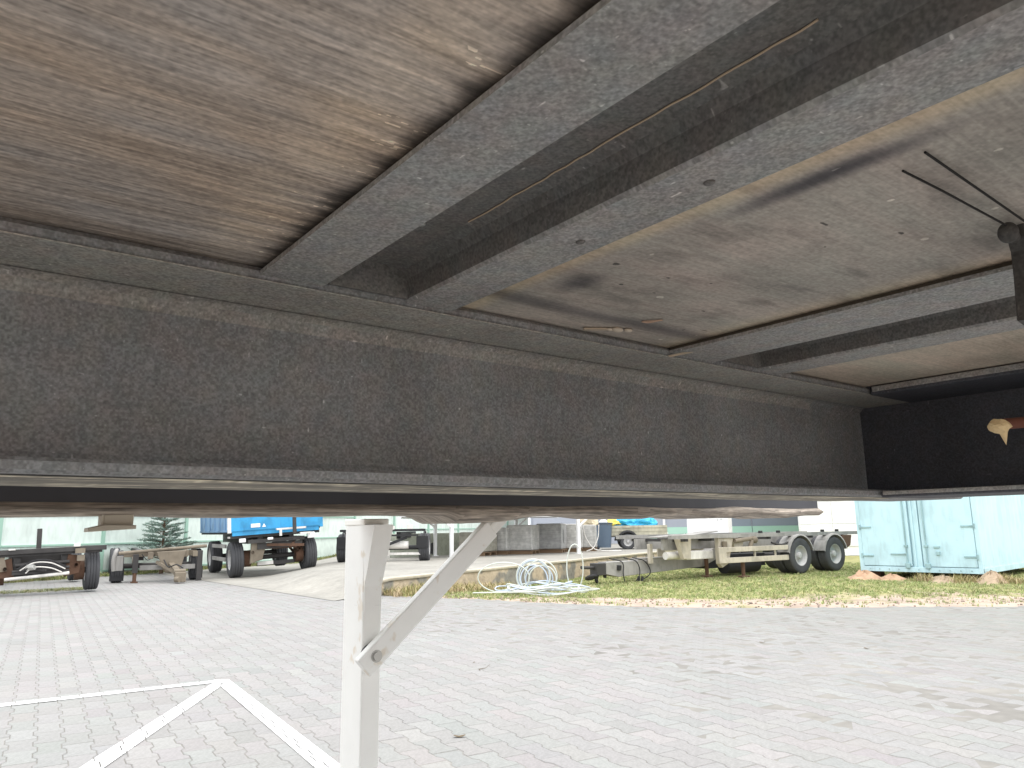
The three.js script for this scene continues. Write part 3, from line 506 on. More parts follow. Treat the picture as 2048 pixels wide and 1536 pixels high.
// leaves and twigs dropped on the yard
{
  const leafM = mat(rgb(96, 82, 60), 0.9);
  const leaf = (s) => { const g = new THREE.PlaneGeometry(s, s * 0.5, 4, 2), p = g.attributes.position; for (let i = 0; i < p.count; i++) p.setZ(i, 0.3 * s * Math.abs(p.getX(i) / s) ** 1.5 + 0.1 * Math.abs(p.getY(i))), p.setY(i, p.getY(i) * (1 - 1.8 * Math.abs(p.getX(i) / s) ** 2)); g.computeVertexNormals(); return g.rotateX(-Math.PI / 2); };
  const L = [[2.62, -3.95, 0.07, 'curled brown leaf on the pavers just right of the cream leg'], [4.1, -5.95, 0.03, 'left of two tiny dark crumbs of leaf in the middle of the yard'], [4.35, -5.9, 0.03, 'right of two tiny dark crumbs of leaf in the middle of the yard'], [7.0, -4.9, 0.06, 'dark leaf lying on the right part of the yard'], [7.4, -4.0, 0.06, 'dark leaf nearest to the bottom right of the yard']];
  for (const [x, z, s, label] of L) single('fallen_leaf', label, 'leaf', leafM, leaf(s), { pos: [x, 0.004, z], turn: x * 7 });
  single('twig', 'small forked twig lying on the pavers in the middle of the yard', 'twig', leafM, [rod([0, 0.004, 0], [0.05, 0.012, 0.03], 0.003, 0.002, 6), rod([0, 0.004, 0], [-0.03, 0.006, 0.06], 0.003, 0.002, 6), rod([0.05, 0.012, 0.03], [0.12, 0.03, 0.0], 0.002, 0.001, 6)], { pos: [3.95, 0, -5.65] });
}
// ---- wheels
const tyreCache = new Map();
function wheel(parent, r, w, pos, out = 1, rimM = M.rimGrey, twin = false) { // axis along x, outer face towards +x * out
  const g = sub(parent, 'wheel', pos);
  const key = r + '/' + w;
  if (!tyreCache.has(key)) {
    const a = r * 0.56, t = [[a, -w * 0.42], [a * 1.08, -w * 0.5], [r * 0.86, -w * 0.52], [r * 0.96, -w * 0.47], [r, -w * 0.38]];
    for (const y of [-0.2, 0, 0.2]) t.push([r, (y - 0.035) * w], [r - 0.014, (y - 0.025) * w], [r - 0.014, (y + 0.025) * w], [r, (y + 0.035) * w]);
    t.push([r, w * 0.38], [r * 0.96, w * 0.47], [r * 0.86, w * 0.52], [a * 1.08, w * 0.5], [a, w * 0.42]);
    const rim = [[a * 1.03, w * 0.46], [a * 0.97, w * 0.47], [a * 0.9, w * 0.3], [a * 0.82, w * 0.08], [a * 0.62, w * 0.02], [a * 0.55, w * 0.1], [a * 0.34, w * 0.12], [a * 0.32, w * 0.34], [a * 0.22, w * 0.38], [0.001, w * 0.38]];
    const back = [[a * 1.0, -w * 0.46], [a * 0.9, -w * 0.3], [a * 0.8, 0], [0.001, -0.02]];
    const T = triUV(lathe(t, 30).rotateZ(-Math.PI / 2)), Rm = [triUV(lathe(rim, 26).rotateZ(-Math.PI / 2)), triUV(lathe(back, 20).rotateZ(-Math.PI / 2))];
    for (let k = 0; k < 8; k++) Rm.push(triUV(rod([w * 0.02, Math.cos(k * 0.785) * a * 0.45, Math.sin(k * 0.785) * a * 0.45], [w * 0.16, Math.cos(k * 0.785) * a * 0.45, Math.sin(k * 0.785) * a * 0.45], a * 0.05, a * 0.05, 6)));
    for (let k = 0; k < 8; k++) Rm.push(triUV(new THREE.CircleGeometry(a * 0.07, 8).rotateY(Math.PI / 2).translate(w * 0.085, Math.cos(k * 0.785 + 0.39) * a * 0.72, Math.sin(k * 0.785 + 0.39) * a * 0.72)));
    tyreCache.set(key, [T, mergeGeometries(Rm.slice(0, 10))]);
  }
  const [T, Rm] = tyreCache.get(key);
  const add = (n, geo, m, dx = 0) => { const o = finish(new THREE.Mesh(geo, m)); o.name = n; o.position.x = dx; g.add(o); };
  add('tyre', T, M.rubber); add('rim', Rm, rimM); if (twin) add('inner_tyre', T, M.rubber, -w * 1.15);
  if (out < 0) g.rotation.y = Math.PI;
  return g;
}
const leafSpring = (x, y, z, l, w = 0.07) => [tube([[x, y + 0.09, z - l / 2], [x, y, z], [x, y + 0.09, z + l / 2]], w * 0.5, 16, 6), tube([[x, y + 0.04, z - l / 3], [x, y - 0.04, z], [x, y + 0.04, z + l / 3]], w * 0.5, 12, 6)];
// ---- chassis at the far left, seen from its end
{
  const c = thing('container_chassis', 'dark bare chassis at the far left with white hoses and an upright post', 'chassis', [2.03, 0.0, -18.95], -0.06, 'bare trailer chassis'); c.rotation.z = 0.035;
  part(c, 'cross_beam', M.chassis, rbox(2.35, 0.1, 0.14, 0, 0.89, 0.45, 0.01), box(2.2, 0.05, 0.1, 0, 0.82, 0.42));
  part(c, 'upright_post', M.chassis, rbox(0.09, 0.44, 0.09, -0.06, 1.12, 0.4, 0.01));
  for (const s of [-1, 1]) { part(c, 'frame_rail', M.chassis, box(0.12, 0.24, 6.4, s * 0.42, 0.72, -2.8)); part(c, 'leaf_spring', M.rust, ...leafSpring(s * 0.62, 0.48, 0, 1.1)); wheel(c, 0.43, 0.26, [s * 0.95, 0.43, 0], s); wheel(c, 0.43, 0.26, [s * 0.95, 0.43, -4.2], s); }
  part(c, 'hanger', M.chassisTan, prism([[0, 0], [0.2, 0.02], [0.14, 0.3], [0.02, 0.34]], 0.06).translate(-0.78, 0.5, 0.4)); part(c, 'bracket', M.chassisTan, box(0.18, 0.1, 0.12, 0.68, 0.85, 0.52), box(0.14, 0.12, 0.1, 0.7, 0.7, 0.5));
  part(c, 'axle', M.chassis, rod([-0.9, 0.43, 0], [0.9, 0.43, 0], 0.065), rod([-0.9, 0.43, -4.2], [0.9, 0.43, -4.2], 0.065));
  part(c, 'bumper_bar', M.whiteDirty, rod([-0.62, 0.36, 0.55], [0.5, 0.41, 0.55], 0.033));
  part(c, 'spring_plate', M.rust, prism([[0, 0], [0.26, 0.06], [0.3, 0.4], [0.06, 0.44]], 0.06, 0.008).translate(0.42, 0.34, 0.36)); part(c, 'spring_plate', M.rust, prism([[0, 0.06], [0.26, 0], [0.2, 0.42], [-0.04, 0.38]], 0.06, 0.008).translate(-0.72, 0.34, 0.36));
  part(c, 'cross_tube', M.chassis, rod([-0.5, 0.5, 0.5], [0.5, 0.53, 0.5], 0.03), rod([-0.45, 0.62, 0.45], [0.5, 0.64, 0.45], 0.035), box(0.9, 0.2, 0.05, 0, 0.56, 0.3));
  part(c, 'drawbar_frame', M.chassis, bar([-0.6, 0.6, 0.3], [0.1, 0.52, 0.6], 0.07, 0.09), bar([0.6, 0.6, 0.3], [0.0, 0.52, 0.6], 0.07, 0.09), box(1.0, 0.05, 0.06, 0, 0.46, 0.5), box(1.1, 0.3, 0.04, 0, 0.66, 0.1));
  for (const k of [0, 1, 2, 3]) part(c, 'air_hose', k % 2 ? M.whiteDirty : M.black, tube([[-0.42 + 0.05 * k, 0.55 - 0.03 * k, 0.6], [-0.15, 0.7 - 0.045 * k, 0.63], [0.15, 0.69 - 0.05 * k, 0.63], [0.45 - 0.03 * k, 0.53 - 0.03 * k, 0.6]], 0.014, 20, 6));
  part(c, 'coupling', M.zinc, rod([-0.25, 0.55, 0.56], [-0.12, 0.57, 0.66], 0.05), box(0.12, 0.06, 0.05, -0.2, 0.6, 0.66));
  part(c, 'mudguard', M.chassis, box(0.32, 0.03, 0.5, 0.95, 0.9, 0.05), box(0.32, 0.03, 0.5, -0.95, 0.9, 0.05));
  part(c, 'lamp', M.whiteDirty, rbox(0.12, 0.07, 0.05, 0.62, 0.97, 0.53), rbox(0.12, 0.03, 0.05, -0.52, 0.94, 0.53));
  part(c, 'brake_drum', M.rust, rod([0.62, 0.43, 0.1], [0.8, 0.43, 0.1], 0.2, 0.2, 18), rod([-0.62, 0.43, 0.1], [-0.8, 0.43, 0.1], 0.2, 0.2, 18));
}
// ---- second chassis with its drawbar pointing to the viewer
{
  const c = thing('container_chassis', 'beige grey chassis in front of the spruce with its drawbar lowered on the pavers', 'chassis', [4.85, 0, -21.3], -0.16, 'bare trailer chassis');
  part(c, 'cross_beam', M.chassisTan, rod([-0.92, 0.73, 0.3], [1.12, 0.87, 0.3], 0.042), box(1.7, 0.14, 0.1, 0.05, 0.7, 0.1));
  for (const s of [-1, 1]) { part(c, 'frame_rail', M.chassis, box(0.12, 0.24, 6, s * 0.4, 0.66, -2.9)); wheel(c, 0.4, 0.26, [s * 0.92, 0.4, -0.25], s); wheel(c, 0.4, 0.26, [s * 0.92, 0.4, -4.2], s); part(c, 'leaf_spring', M.chassisTan, ...leafSpring(s * 0.55, 0.5, -0.2, 1)); part(c, 'mud_flap', M.black, rbox(0.32, 0.3, 0.02, s * 0.92, 0.2, 0.06, 0.005)); }
  part(c, 'mudguard', M.trailerGrey, tube([[-1.0, 0.3, 0.16], [-1.02, 0.55, 0.18], [-0.98, 0.76, 0.12], [-0.96, 0.8, -0.1]], 0.05, 16, 8), rbox(0.2, 0.36, 0.03, -0.9, 0.48, 0.14, 0.01));
  part(c, 'rear_mudguard', M.chassis, box(0.3, 0.03, 0.6, 0.92, 0.83, -0.25));
  part(c, 'strut', M.chassis, rbox(0.13, 0.46, 0.1, -0.53, 0.47, 0.34, 0.01)); part(c, 'strut', M.chassis, rbox(0.13, 0.76, 0.1, 0.96, 0.38, 0.34, 0.01));
  part(c, 'parking_leg', M.rust, rod([-0.53, 0.03, 0.34], [-0.53, 0.3, 0.34], 0.045), box(0.16, 0.03, 0.16, -0.53, 0.02, 0.34));
  part(c, 'lower_bar', M.trailerGrey, rbox(1.3, 0.12, 0.06, 0.22, 0.36, 0.26, 0.01));
  part(c, 'drawbar', M.chassisTan, prism([[-0.06, 0.74], [0.6, 0.76], [0.5, 0.36], [0.4, 0.24], [0.16, 0.24], [0.08, 0.36]], 0.1, 0.01).translate(0, 0, 0.4), bar([0.28, 0.42, 0.5], [0.42, 0.2, 1.2], 0.14, 0.12), bar([-0.05, 0.5, 0.4], [0.36, 0.24, 1.0], 0.06, 0.07));
  part(c, 'coupling_box', M.chassisTan, rbox(0.26, 0.24, 0.2, 0.44, 0.15, 1.22, 0.02), rod([0.3, 0.29, 1.2], [0.56, 0.29, 1.2], 0.05), rod([0.34, 0.1, 1.3], [0.42, 0.1, 1.38], 0.07));
  part(c, 'cable', M.black, tube([[0.1, 0.55, 0.55], [0.2, 0.38, 0.8], [0.36, 0.44, 1.0], [0.5, 0.36, 1.15]], 0.016, 16, 6)); part(c, 'cable', M.black, tube([[-0.4, 0.7, 0.36], [-0.26, 0.55, 0.4], [-0.1, 0.68, 0.36]], 0.012, 12, 6));
  for (const [x, y, w, h] of [[-0.2, 0.66, 0.13, 0.17], [0.62, 0.7, 0.11, 0.18], [0.84, 0.68, 0.12, 0.14]]) part(c, 'bracket', M.chassisTan, rbox(w, h, 0.08, x, y, 0.36, 0.01));
  part(c, 'axle', M.chassis, rod([-0.85, 0.4, -0.25], [0.85, 0.4, -0.25], 0.065));
}
// ---- blue dropside trailer
{
  const c = thing('dropside_trailer', 'two axle trailer with a bright blue dropside body and faded blue side', 'trailer', [7.75, 0.075, -21.0], -0.13); c.rotation.z = 0.062;
  for (const s of [-1, 1]) { wheel(c, 0.47, 0.32, [s * 0.98, 0.47, 0], s); wheel(c, 0.47, 0.32, [s * 0.98, 0.47, -3.3], s); part(c, 'leaf_spring', M.rust, ...leafSpring(s * 0.62, 0.55, 0, 1.1)); part(c, 'frame_rail', M.chassis, box(0.12, 0.24, 5.4, s * 0.42, 0.98, -2.2)); part(c, 'brake_drum', M.rust, rod([s * 0.6, 0.47, 0.06], [s * 0.8, 0.47, 0.06], 0.22, 0.22, 18)); part(c, 'corner_post', s < 0 ? M.whiteDirty : M.blue, rbox(0.09, 0.8, 0.09, s * 1.22, 1.58, 0.58, 0.01)); part(c, 'mudguard', M.whiteDirty, box(0.34, 0.05, 0.5, s * 0.98, 1.06, 0.12)); }
  part(c, 'front_board', M.blue, rbox(2.38, 0.74, 0.05, 0, 1.57, 0.6, 0.012), box(2.3, 0.05, 0.02, 0, 1.86, 0.632), box(2.3, 0.04, 0.02, 0, 1.25, 0.632), box(2.3, 0.1, 0.1, 0, 1.15, 0.56));
  part(c, 'side_board', M.blueSide, rbox(0.05, 0.72, 4.9, -1.22, 1.56, -1.95, 0.012), ...[0, 1, 2, 3, 4, 5].map((k) => box(0.03, 0.7, 0.05, -1.252, 1.56, 0.2 - 0.85 * k)), box(0.03, 0.05, 4.8, -1.252, 1.24, -1.95));
  part(c, 'side_board', M.blueSide, rbox(0.05, 0.72, 4.9, 1.22, 1.56, -1.95, 0.012));
  part(c, 'deck', M.chassis, box(2.4, 0.06, 5.0, 0, 1.18, -1.95), box(2.36, 0.12, 0.08, 0, 1.09, 0.5));
  part(c, 'number_plate', M.white, rbox(0.24, 0.1, 0.015, -0.56, 1.34, 0.633, 0.004)); part(c, 'warning_triangle', M.white, prism([[0, 0], [0.1, 0], [0.05, 0.09]], 0.012).translate(-0.39, 1.29, 0.627));
  const arc = (x, y, r, a0, a1) => tube([0, 1, 2, 3, 4, 5, 6].map((k) => [x + r * Math.cos(a0 + (a1 - a0) * k / 6), y + r * Math.sin(a0 + (a1 - a0) * k / 6), 0.632]), 0.012, 14, 5);
  part(c, 'lettering', M.white, arc(0.72, 1.72, 0.055, 0.6, 5.2), arc(0.86, 1.725, 0.05, -2.2, 1.6), arc(1.0, 1.74, 0.045, 0, 6.28), arc(0.97, 1.63, 0.018, 0, 6.28));
  part(c, 'upright_post', M.chassis, rbox(0.09, 0.44, 0.08, 0.4, 1.28, 0.92, 0.01)); part(c, 'step', M.whiteDirty, rbox(0.8, 0.05, 0.1, 0.35, 1.2, 0.75), box(0.06, 0.16, 0.06, 0.06, 1.1, 0.78), box(0.3, 0.05, 0.12, 0.72, 1.05, 0.8));
  part(c, 'turntable_frame', M.chassis, box(1.5, 0.1, 1.2, 0, 0.92, 0), box(1.2, 0.16, 0.08, 0.1, 0.78, 0.5));
  part(c, 'drawbar', M.rust, bar([-0.45, 0.82, 0.4], [0.62, 0.74, 1.0], 0.06, 0.07), bar([-0.5, 0.72, 0.4], [0.55, 0.7, 0.5], 0.05, 0.06), bar([0.55, 0.86, 0.4], [0.3, 0.72, 0.8], 0.05, 0.06));
  part(c, 'hanger', M.chassisTan, prism([[0, 0], [0.3, 0.08], [0.42, 0.5], [0.05, 0.62]], 0.08, 0.01).translate(-0.68, 0.35, 0.42));
  part(c, 'axle', M.chassis, rod([-0.9, 0.47, 0], [0.9, 0.47, 0], 0.065), rod([-0.9, 0.47, -3.3], [0.9, 0.47, -3.3], 0.065), box(1.0, 0.1, 0.06, 0.05, 0.3, 0.2));
  part(c, 'side_rail', M.trailerGrey, box(0.05, 0.1, 2.2, -1.12, 0.82, -1.65), box(0.05, 0.1, 2.2, -1.12, 0.46, -1.65)); part(c, 'bumper_plate', M.whiteDirty, rbox(0.42, 0.1, 0.03, -0.25, 0.32, 0.3, 0.006));
  part(c, 'lamp', M.white, rbox(0.2, 0.16, 0.08, 0.9, 0.98, 0.7, 0.02), rbox(0.14, 0.06, 0.06, -0.2, 0.97, 0.72, 0.01), rbox(0.16, 0.1, 0.08, -0.9, 0.97, 0.62, 0.01));
}
// ---- chassis behind the cream leg, on the apron
{
  const x0 = 10.95, z0 = -20.55, c = thing('container_chassis', 'dark chassis with silver rims standing on the slab behind the cream leg', 'chassis', [x0, 0.27, z0], -0.62, 'bare trailer chassis');
  for (const s of [-1, 1]) {
    wheel(c, 0.42, 0.3, [s * 1.2, 0.42, 0], s); part(c, 'frame_rail', M.black, box(0.12, 0.2, 5, s * 0.45, 0.78, -2.2));
    part(c, 'mudguard', M.black, tube([[s * 1.2, 0.3, -0.5], [s * 1.2, 0.72, -0.4], [s * 1.2, 0.9, 0], [s * 1.2, 0.72, 0.4]], 0.03, 16, 6), box(0.34, 0.34, 0.04, s * 1.16, 0.58, 0.44));
  }
  part(c, 'cross_beam', M.black, rbox(2.5, 0.07, 0.12, 0, 0.93, 0.4), box(1.9, 0.05, 0.1, 0.1, 0.78, 0.45));
  part(c, 'tool_box', M.trailerGrey, rbox(0.34, 0.62, 0.3, -0.8, 0.6, 0.45, 0.015), box(0.3, 0.26, 0.1, -0.5, 0.75, 0.5)); part(c, 'wheel_chock', M.black, prism([[0, 0], [0.3, 0], [0.24, 0.24]], 0.12).translate(-0.62, 0.42, 0.62));
  part(c, 'axle', M.black, rod([-1.1, 0.42, 0], [1.1, 0.42, 0], 0.065), rod([-0.6, 0.42, 0.25], [1.0, 0.42, 0.25], 0.05)); part(c, 'air_tank', M.whiteDirty, rod([0.15, 0.5, 0.3], [0.75, 0.5, 0.3], 0.11, 0.11, 16));
  part(c, 'drawbar', M.black, bar([0.0, 0.45, 0.6], [0.7, 0.72, 0.4], 0.05, 0.08), bar([-0.35, 0.45, 0.6], [-0.1, 0.38, 1.2], 0.08, 0.1)); part(c, 'hub', M.zinc, rod([0.02, 0.42, 0.55], [0.02, 0.42, 0.72], 0.13, 0.13, 16), rod([0.02, 0.42, 0.7], [0.02, 0.42, 0.76], 0.06));
  part(c, 'bumper_bar', M.whiteDirty, box(1.5, 0.07, 0.05, 0.35, 0.25, 0.35)); part(c, 'lamp', M.whiteDirty, rbox(0.16, 0.12, 0.08, 0.8, 1.02, 0.42), rbox(0.1, 0.12, 0.08, 0.3, 0.99, 0.42));
}
// ---- white swap body on legs in the distance
{
  const A = [13.3, -20.5], B = [18.04, -19.74], L = Math.hypot(B[0] - A[0], B[1] - A[1]), turn = -Math.atan2(B[1] - A[1], B[0] - A[0]);
  const c = thing('swap_body', 'distant white swap body on slim white legs with diagonal braces above the pallets', 'swap body', [A[0], 0.3, A[1]], turn);
  part(c, 'body_box', M.white, rbox(L + 1.5, 2.4, 2.45, L / 2 - 0.1, 2.53, -1.2, 0.02)); part(c, 'floor_frame', M.white, box(L + 1.5, 0.1, 0.12, L / 2 - 0.1, 1.33, -0.02), box(L + 1.5, 0.1, 0.12, L / 2 - 0.1, 1.33, -2.38), ...[0, 1, 2, 3].map((k) => box(0.1, 0.09, 2.3, L * k / 3, 1.33, -1.2)));
  for (const [x, z, s] of [[0, 0, -1], [L, 0, 1], [0.4, -2.3, -1], [L - 1.2, -2.3, 1]]) { const l = sub(c, 'leg', [x, 0, z]); part(l, 'tube', M.white, box(0.1, 1.3, 0.1, 0, 0.65, 0), box(0.2, 0.02, 0.2, 0, 0.012, 0)); part(l, 'brace', M.white, bar([0, 0.95, 0.06], [s * 0.45, 1.29, 0.06], 0.04, 0.06)); }
}
// ---- wrapped pallets and low wall at the back of the slab
{
  const filmT = tex(512, 256, (u, v) => { const a = fbm(u, v, 6, 30, 4, 401), b = fbm(u, v, 16, 8, 4, 405); const k = 215 + 50 * (a - 0.5) + 60 * (b - 0.5); return [k, k, k * 0.995]; }, { sx: 1.6, sy: 1 });
  const film = [mat(rgb(214, 213, 210), 0.35, { map: filmT }), mat(rgb(182, 182, 182), 0.35, { map: filmT }), mat(rgb(222, 221, 218), 0.35, { map: filmT })];
  const names = ['leftmost wrapped pallet, low and beige, beside the diagonal brace', 'grey film wrapped pallet second from the left in the row on the slab', 'wide grey film wrapped pallet in the middle of the row on the slab', 'dark grey film wrapped pallet right of the middle of the row', 'pale film wrapped pallet behind the right white leg in the row', 'pale film wrapped pallet at the right end of the row under the beige sack'];
  const wood = mat(rgb(120, 98, 76), 0.9);
  [[15.2, -21.75, 1.1, 0.66, 3], [16.15, -21.95, 0.5, 0.8, 2], [17.05, -21.6, 1.0, 0.88, 0], [18.5, -21.7, 0.95, 0.92, 1], [19.5, -21.85, 0.75, 0.9, 2], [20.4, -22.0, 0.75, 0.86, 0]].forEach(([x, z, w, h, m], i) => {
    const p = thing('wrapped_pallet', names[i], 'pallet', [x, 0.3, z], 0.5 + 0.05 * i, 'film wrapped pallets on the slab');
    const g = new RoundedBoxGeometry(w, h, 0.95, 3, 0.04), q = g.attributes.position; for (let k = 0; k < q.count; k++) { const n = 0.035 * (vn(q.getX(k) * 6 + 50 + i * 9, q.getY(k) * 5 + 50, 999, 999, 5) - 0.5); q.setX(k, q.getX(k) + n); q.setZ(k, q.getZ(k) + n); }
    part(p, 'load', m === 3 ? mat(rgb(190, 186, 172), 0.5, { map: filmT }) : film[m], g.translate(0, 0.14 + h / 2, 0), box(w * 0.6, h * 0.5, 0.01, 0.1, 0.14 + h * 0.5, 0.482));
    for (const s of [-1, 0, 1]) part(p, 'runner', wood, box(0.1, 0.09, 0.95, s * (w / 2 - 0.07), 0.05, 0)); part(p, 'deck_board', wood, box(w, 0.03, 0.95, 0, 0.115, 0));
  });
  const w = thing('block_wall', 'low pale grey green wall with a dark round opening behind the pallets', 'wall', [14.6, 0.3, -23.2], 0.25);
  part(w, 'wall_body', mat(rgb(196, 204, 192), 0.8, { map: concreteT }), rbox(4.6, 0.78, 0.3, 0, 0.39, 0, 0.02)); part(w, 'round_opening', M.rubber, rod([-0.55, 0.26, 0.14], [-0.55, 0.26, 0.162], 0.2, 0.2, 20));
}
// ---- beige sack, rope, bin, cone and film on the right of the slab
{
  const lump = (r, sx, sy, sz, s, amp = 0.35) => { const g = new THREE.IcosahedronGeometry(r, 4), p = g.attributes.position; for (let i = 0; i < p.count; i++) { const x = p.getX(i) / r, y = p.getY(i) / r, z = p.getZ(i) / r, k = 1 + amp * (fbm((x + 2) / 8, (y * 0.7 + z + 3) / 8, 16, 16, 3, s) - 0.5) * 2; p.setXYZ(i, x * r * k * sx, y * r * k * sy, z * r * k * sz); } g.computeVertexNormals(); return g; };
  single('bulk_sack', 'beige sagging bulk sack lying on the right end of the wrapped pallets', 'sack', mat(rgb(200, 190, 168), 0.85, { map: grimeT }), [lump(0.36, 1.15, 0.75, 0.9, 5)], { pos: [20.55, 1.44, -21.9] });
  single('rope_loop', 'pale rope hanging in crossing loops below the beige sack', 'rope', M.whiteDirty, [tube([[-0.35, 1.0, 0], [-0.25, 0.5, 0.06], [0.05, 0.1, 0.1], [0.3, 0.04, 0.2]], 0.018, 24, 6), tube([[0.3, 1.0, 0], [0.22, 0.5, 0.06], [-0.02, 0.12, 0.12], [-0.3, 0.03, 0.2]], 0.018, 24, 6), tube([[0.3, 0.03, 0.2], [0.7, 0.02, 0.3], [1.1, 0.02, 0.2], [0.8, 0.02, 0.1]], 0.02, 24, 6)], { pos: [20.15, 0.3, -21.3], turn: -0.4 });
  const b = thing('wheelie_bin', 'slate blue wheelie bin between the sack and the utility trailer', 'bin', [21.86, 0.3, -22.4], 0.7);
  const bm = mat(rgb(92, 108, 126), 0.5);
  part(b, 'bin_body', bm, (() => { const g = new THREE.CylinderGeometry(0.42, 0.33, 0.92, 4, 1).rotateY(Math.PI / 4); return g.scale(0.95, 1, 1.1).translate(0, 0.55, 0); })()); part(b, 'lid', mat(rgb(70, 82, 96), 0.5), rbox(0.62, 0.07, 0.72, 0, 1.05, 0, 0.03)); part(b, 'handle', bm, rod([-0.22, 1.0, -0.4], [0.22, 1.0, -0.4], 0.02));
  for (const s of [-1, 1]) part(b, 'wheel', M.rubber, rod([s * 0.2, 0.1, -0.3], [s * 0.27, 0.1, -0.3], 0.1, 0.1, 16));
  single('white_cone', 'white plastic cone standing on the lid of the blue bin', 'cone', M.white, lathe([[0.16, 0], [0.17, 0.02], [0.1, 0.12], [0.05, 0.35], [0.03, 0.6], [0.001, 0.62]], 20), { pos: [21.86, 1.386, -22.4] });
  // ---- utility trailer
  const u = thing('utility_trailer', 'small ribbed metal utility trailer loaded with a blue tarpaulin beside the bin', 'trailer', [23.4, 0.3, -22.3], -0.72);
  const tm = mat(rgb(190, 188, 172), 0.5, { map: grimeT });
  const side = (z) => [box(2.7, 0.42, 0.03, 0, 0.74, z), ...[0, 1, 2].map((k) => box(2.7, 0.045, 0.03, 0, 0.6 + 0.14 * k, z + 0.022 * Math.sign(z)))];
  for (const s of [-1, 1]) { part(u, 'side_board', tm, ...side(s * 0.68)); wheel(u, 0.31, 0.18, [0, 0, 0], 1).rotation.set(0, -Math.PI / 2 * s, 0); u.children[u.children.length - 1].position.set(-0.25, 0.31, s * 0.8); part(u, 'mudguard', M.black, (() => { const g = new THREE.TorusGeometry(0.37, 0.07, 6, 14, Math.PI).scale(1, 1, 1.5); return g.translate(-0.25, 0.33, s * 0.8); })()); }
  part(u, 'end_board', tm, box(0.03, 0.42, 1.38, -1.35, 0.74, 0)); part(u, 'end_board', tm, box(0.03, 0.42, 1.38, 1.35, 0.74, 0)); part(u, 'floor', M.chassis, box(2.7, 0.05, 1.36, 0, 0.52, 0)); part(u, 'drawbar', M.zinc, bar([1.3, 0.46, 0.3], [2.5, 0.46, 0], 0.06, 0.06), bar([1.3, 0.46, -0.3], [2.5, 0.46, 0], 0.06, 0.06)); part(u, 'lamp', M.white, rbox(0.04, 0.12, 0.2, 1.38, 0.6, 0.5, 0.01)); part(u, 'jockey_wheel', M.rubber, rod([2.2, 0.1, 0.05], [2.2, 0.1, 0.12], 0.1, 0.1, 14), rod([2.2, 0.1, 0.05], [2.2, 0.6, 0.05], 0.025));
  single('blue_tarpaulin', 'crumpled bright blue tarpaulin heaped on the utility trailer', 'tarpaulin', mat(rgb(60, 178, 222), 0.45, { bumpMap: grimeB, bumpScale: 0.02 }), [lump(0.62, 1.2, 0.6, 0.75, 8, 0.6), lump(0.34, 1.2, 0.8, 1, 9, 0.6).translate(0.55, 0.02, 0.2)], { pos: [23.35, 1.35, -22.2], turn: -0.7 });
  single('yellow_bag', 'yellow plastic bag beside the blue tarpaulin on the utility trailer', 'bag', mat(rgb(232, 212, 96), 0.5), [lump(0.34, 1.2, 0.7, 0.9, 12, 0.5)], { pos: [22.85, 1.38, -22.6], turn: -0.7 });
}
// ---- hose coil
{
  const hm = mat(rgb(186, 198, 214), 0.45), hm2 = mat(rgb(202, 208, 202), 0.45);
  const c = thing('hose_coil', 'loose coil of pale plastic pipe standing and lying on the verge', 'hose', [9.55, -0.04, -11.75], -0.67);
  seed = 31;
  for (let k = 0; k < 7; k++) { const r = 0.3 + rr(-0.04, 0.04), x = rr(-0.12, 0.16), t = rr(-0.35, 0.35), pts = []; for (let i = 0; i < 16; i++) { const a = i / 16 * 6.283; pts.push([x + r * Math.cos(a) + 0.06 * t, Math.max(0.02, r * 0.98 + r * Math.sin(a)), -0.1 + t * 0.5 + 0.3 * t * Math.sin(a)]); } part(c, 'standing_loop', k % 2 ? hm : hm2, tube(pts, 0.0125, 60, 7, true)); }
  for (let k = 0; k < 8; k++) { const r = 0.5 + rr(-0.14, 0.22), x = rr(-0.25, 0.4), z = rr(-0.1, 0.35), pts = []; for (let i = 0; i < 16; i++) { const a = i / 16 * 6.283; pts.push([x + r * 1.15 * Math.cos(a), 0.04 + 0.02 * k + 0.03 * Math.sin(a * 3 + k), z + r * 0.55 * Math.sin(a)]); } part(c, 'lying_loop', k % 2 ? hm : hm2, tube(pts, 0.0125, 60, 7, true)); }
  for (const [x, z, rx, h] of [[-0.55, 0.5, 0.62, 0.04], [0.75, 0.1, 0.5, 0.05], [-0.6, 0.1, 0.5, 0.32], [0.8, -0.1, 0.16, 0.5]]) { const pts = []; for (let i = 0; i < 16; i++) { const a = i / 16 * 6.283; pts.push([x + rx * Math.cos(a), Math.max(0.03, h * (1 + Math.sin(a)) * 0.9 + 0.02), z + (h > 0.2 ? 0.1 : rx * 0.6) * Math.sin(a)]); } part(c, 'stray_loop', hm2, tube(pts, 0.012, 60, 7, true)); }
}
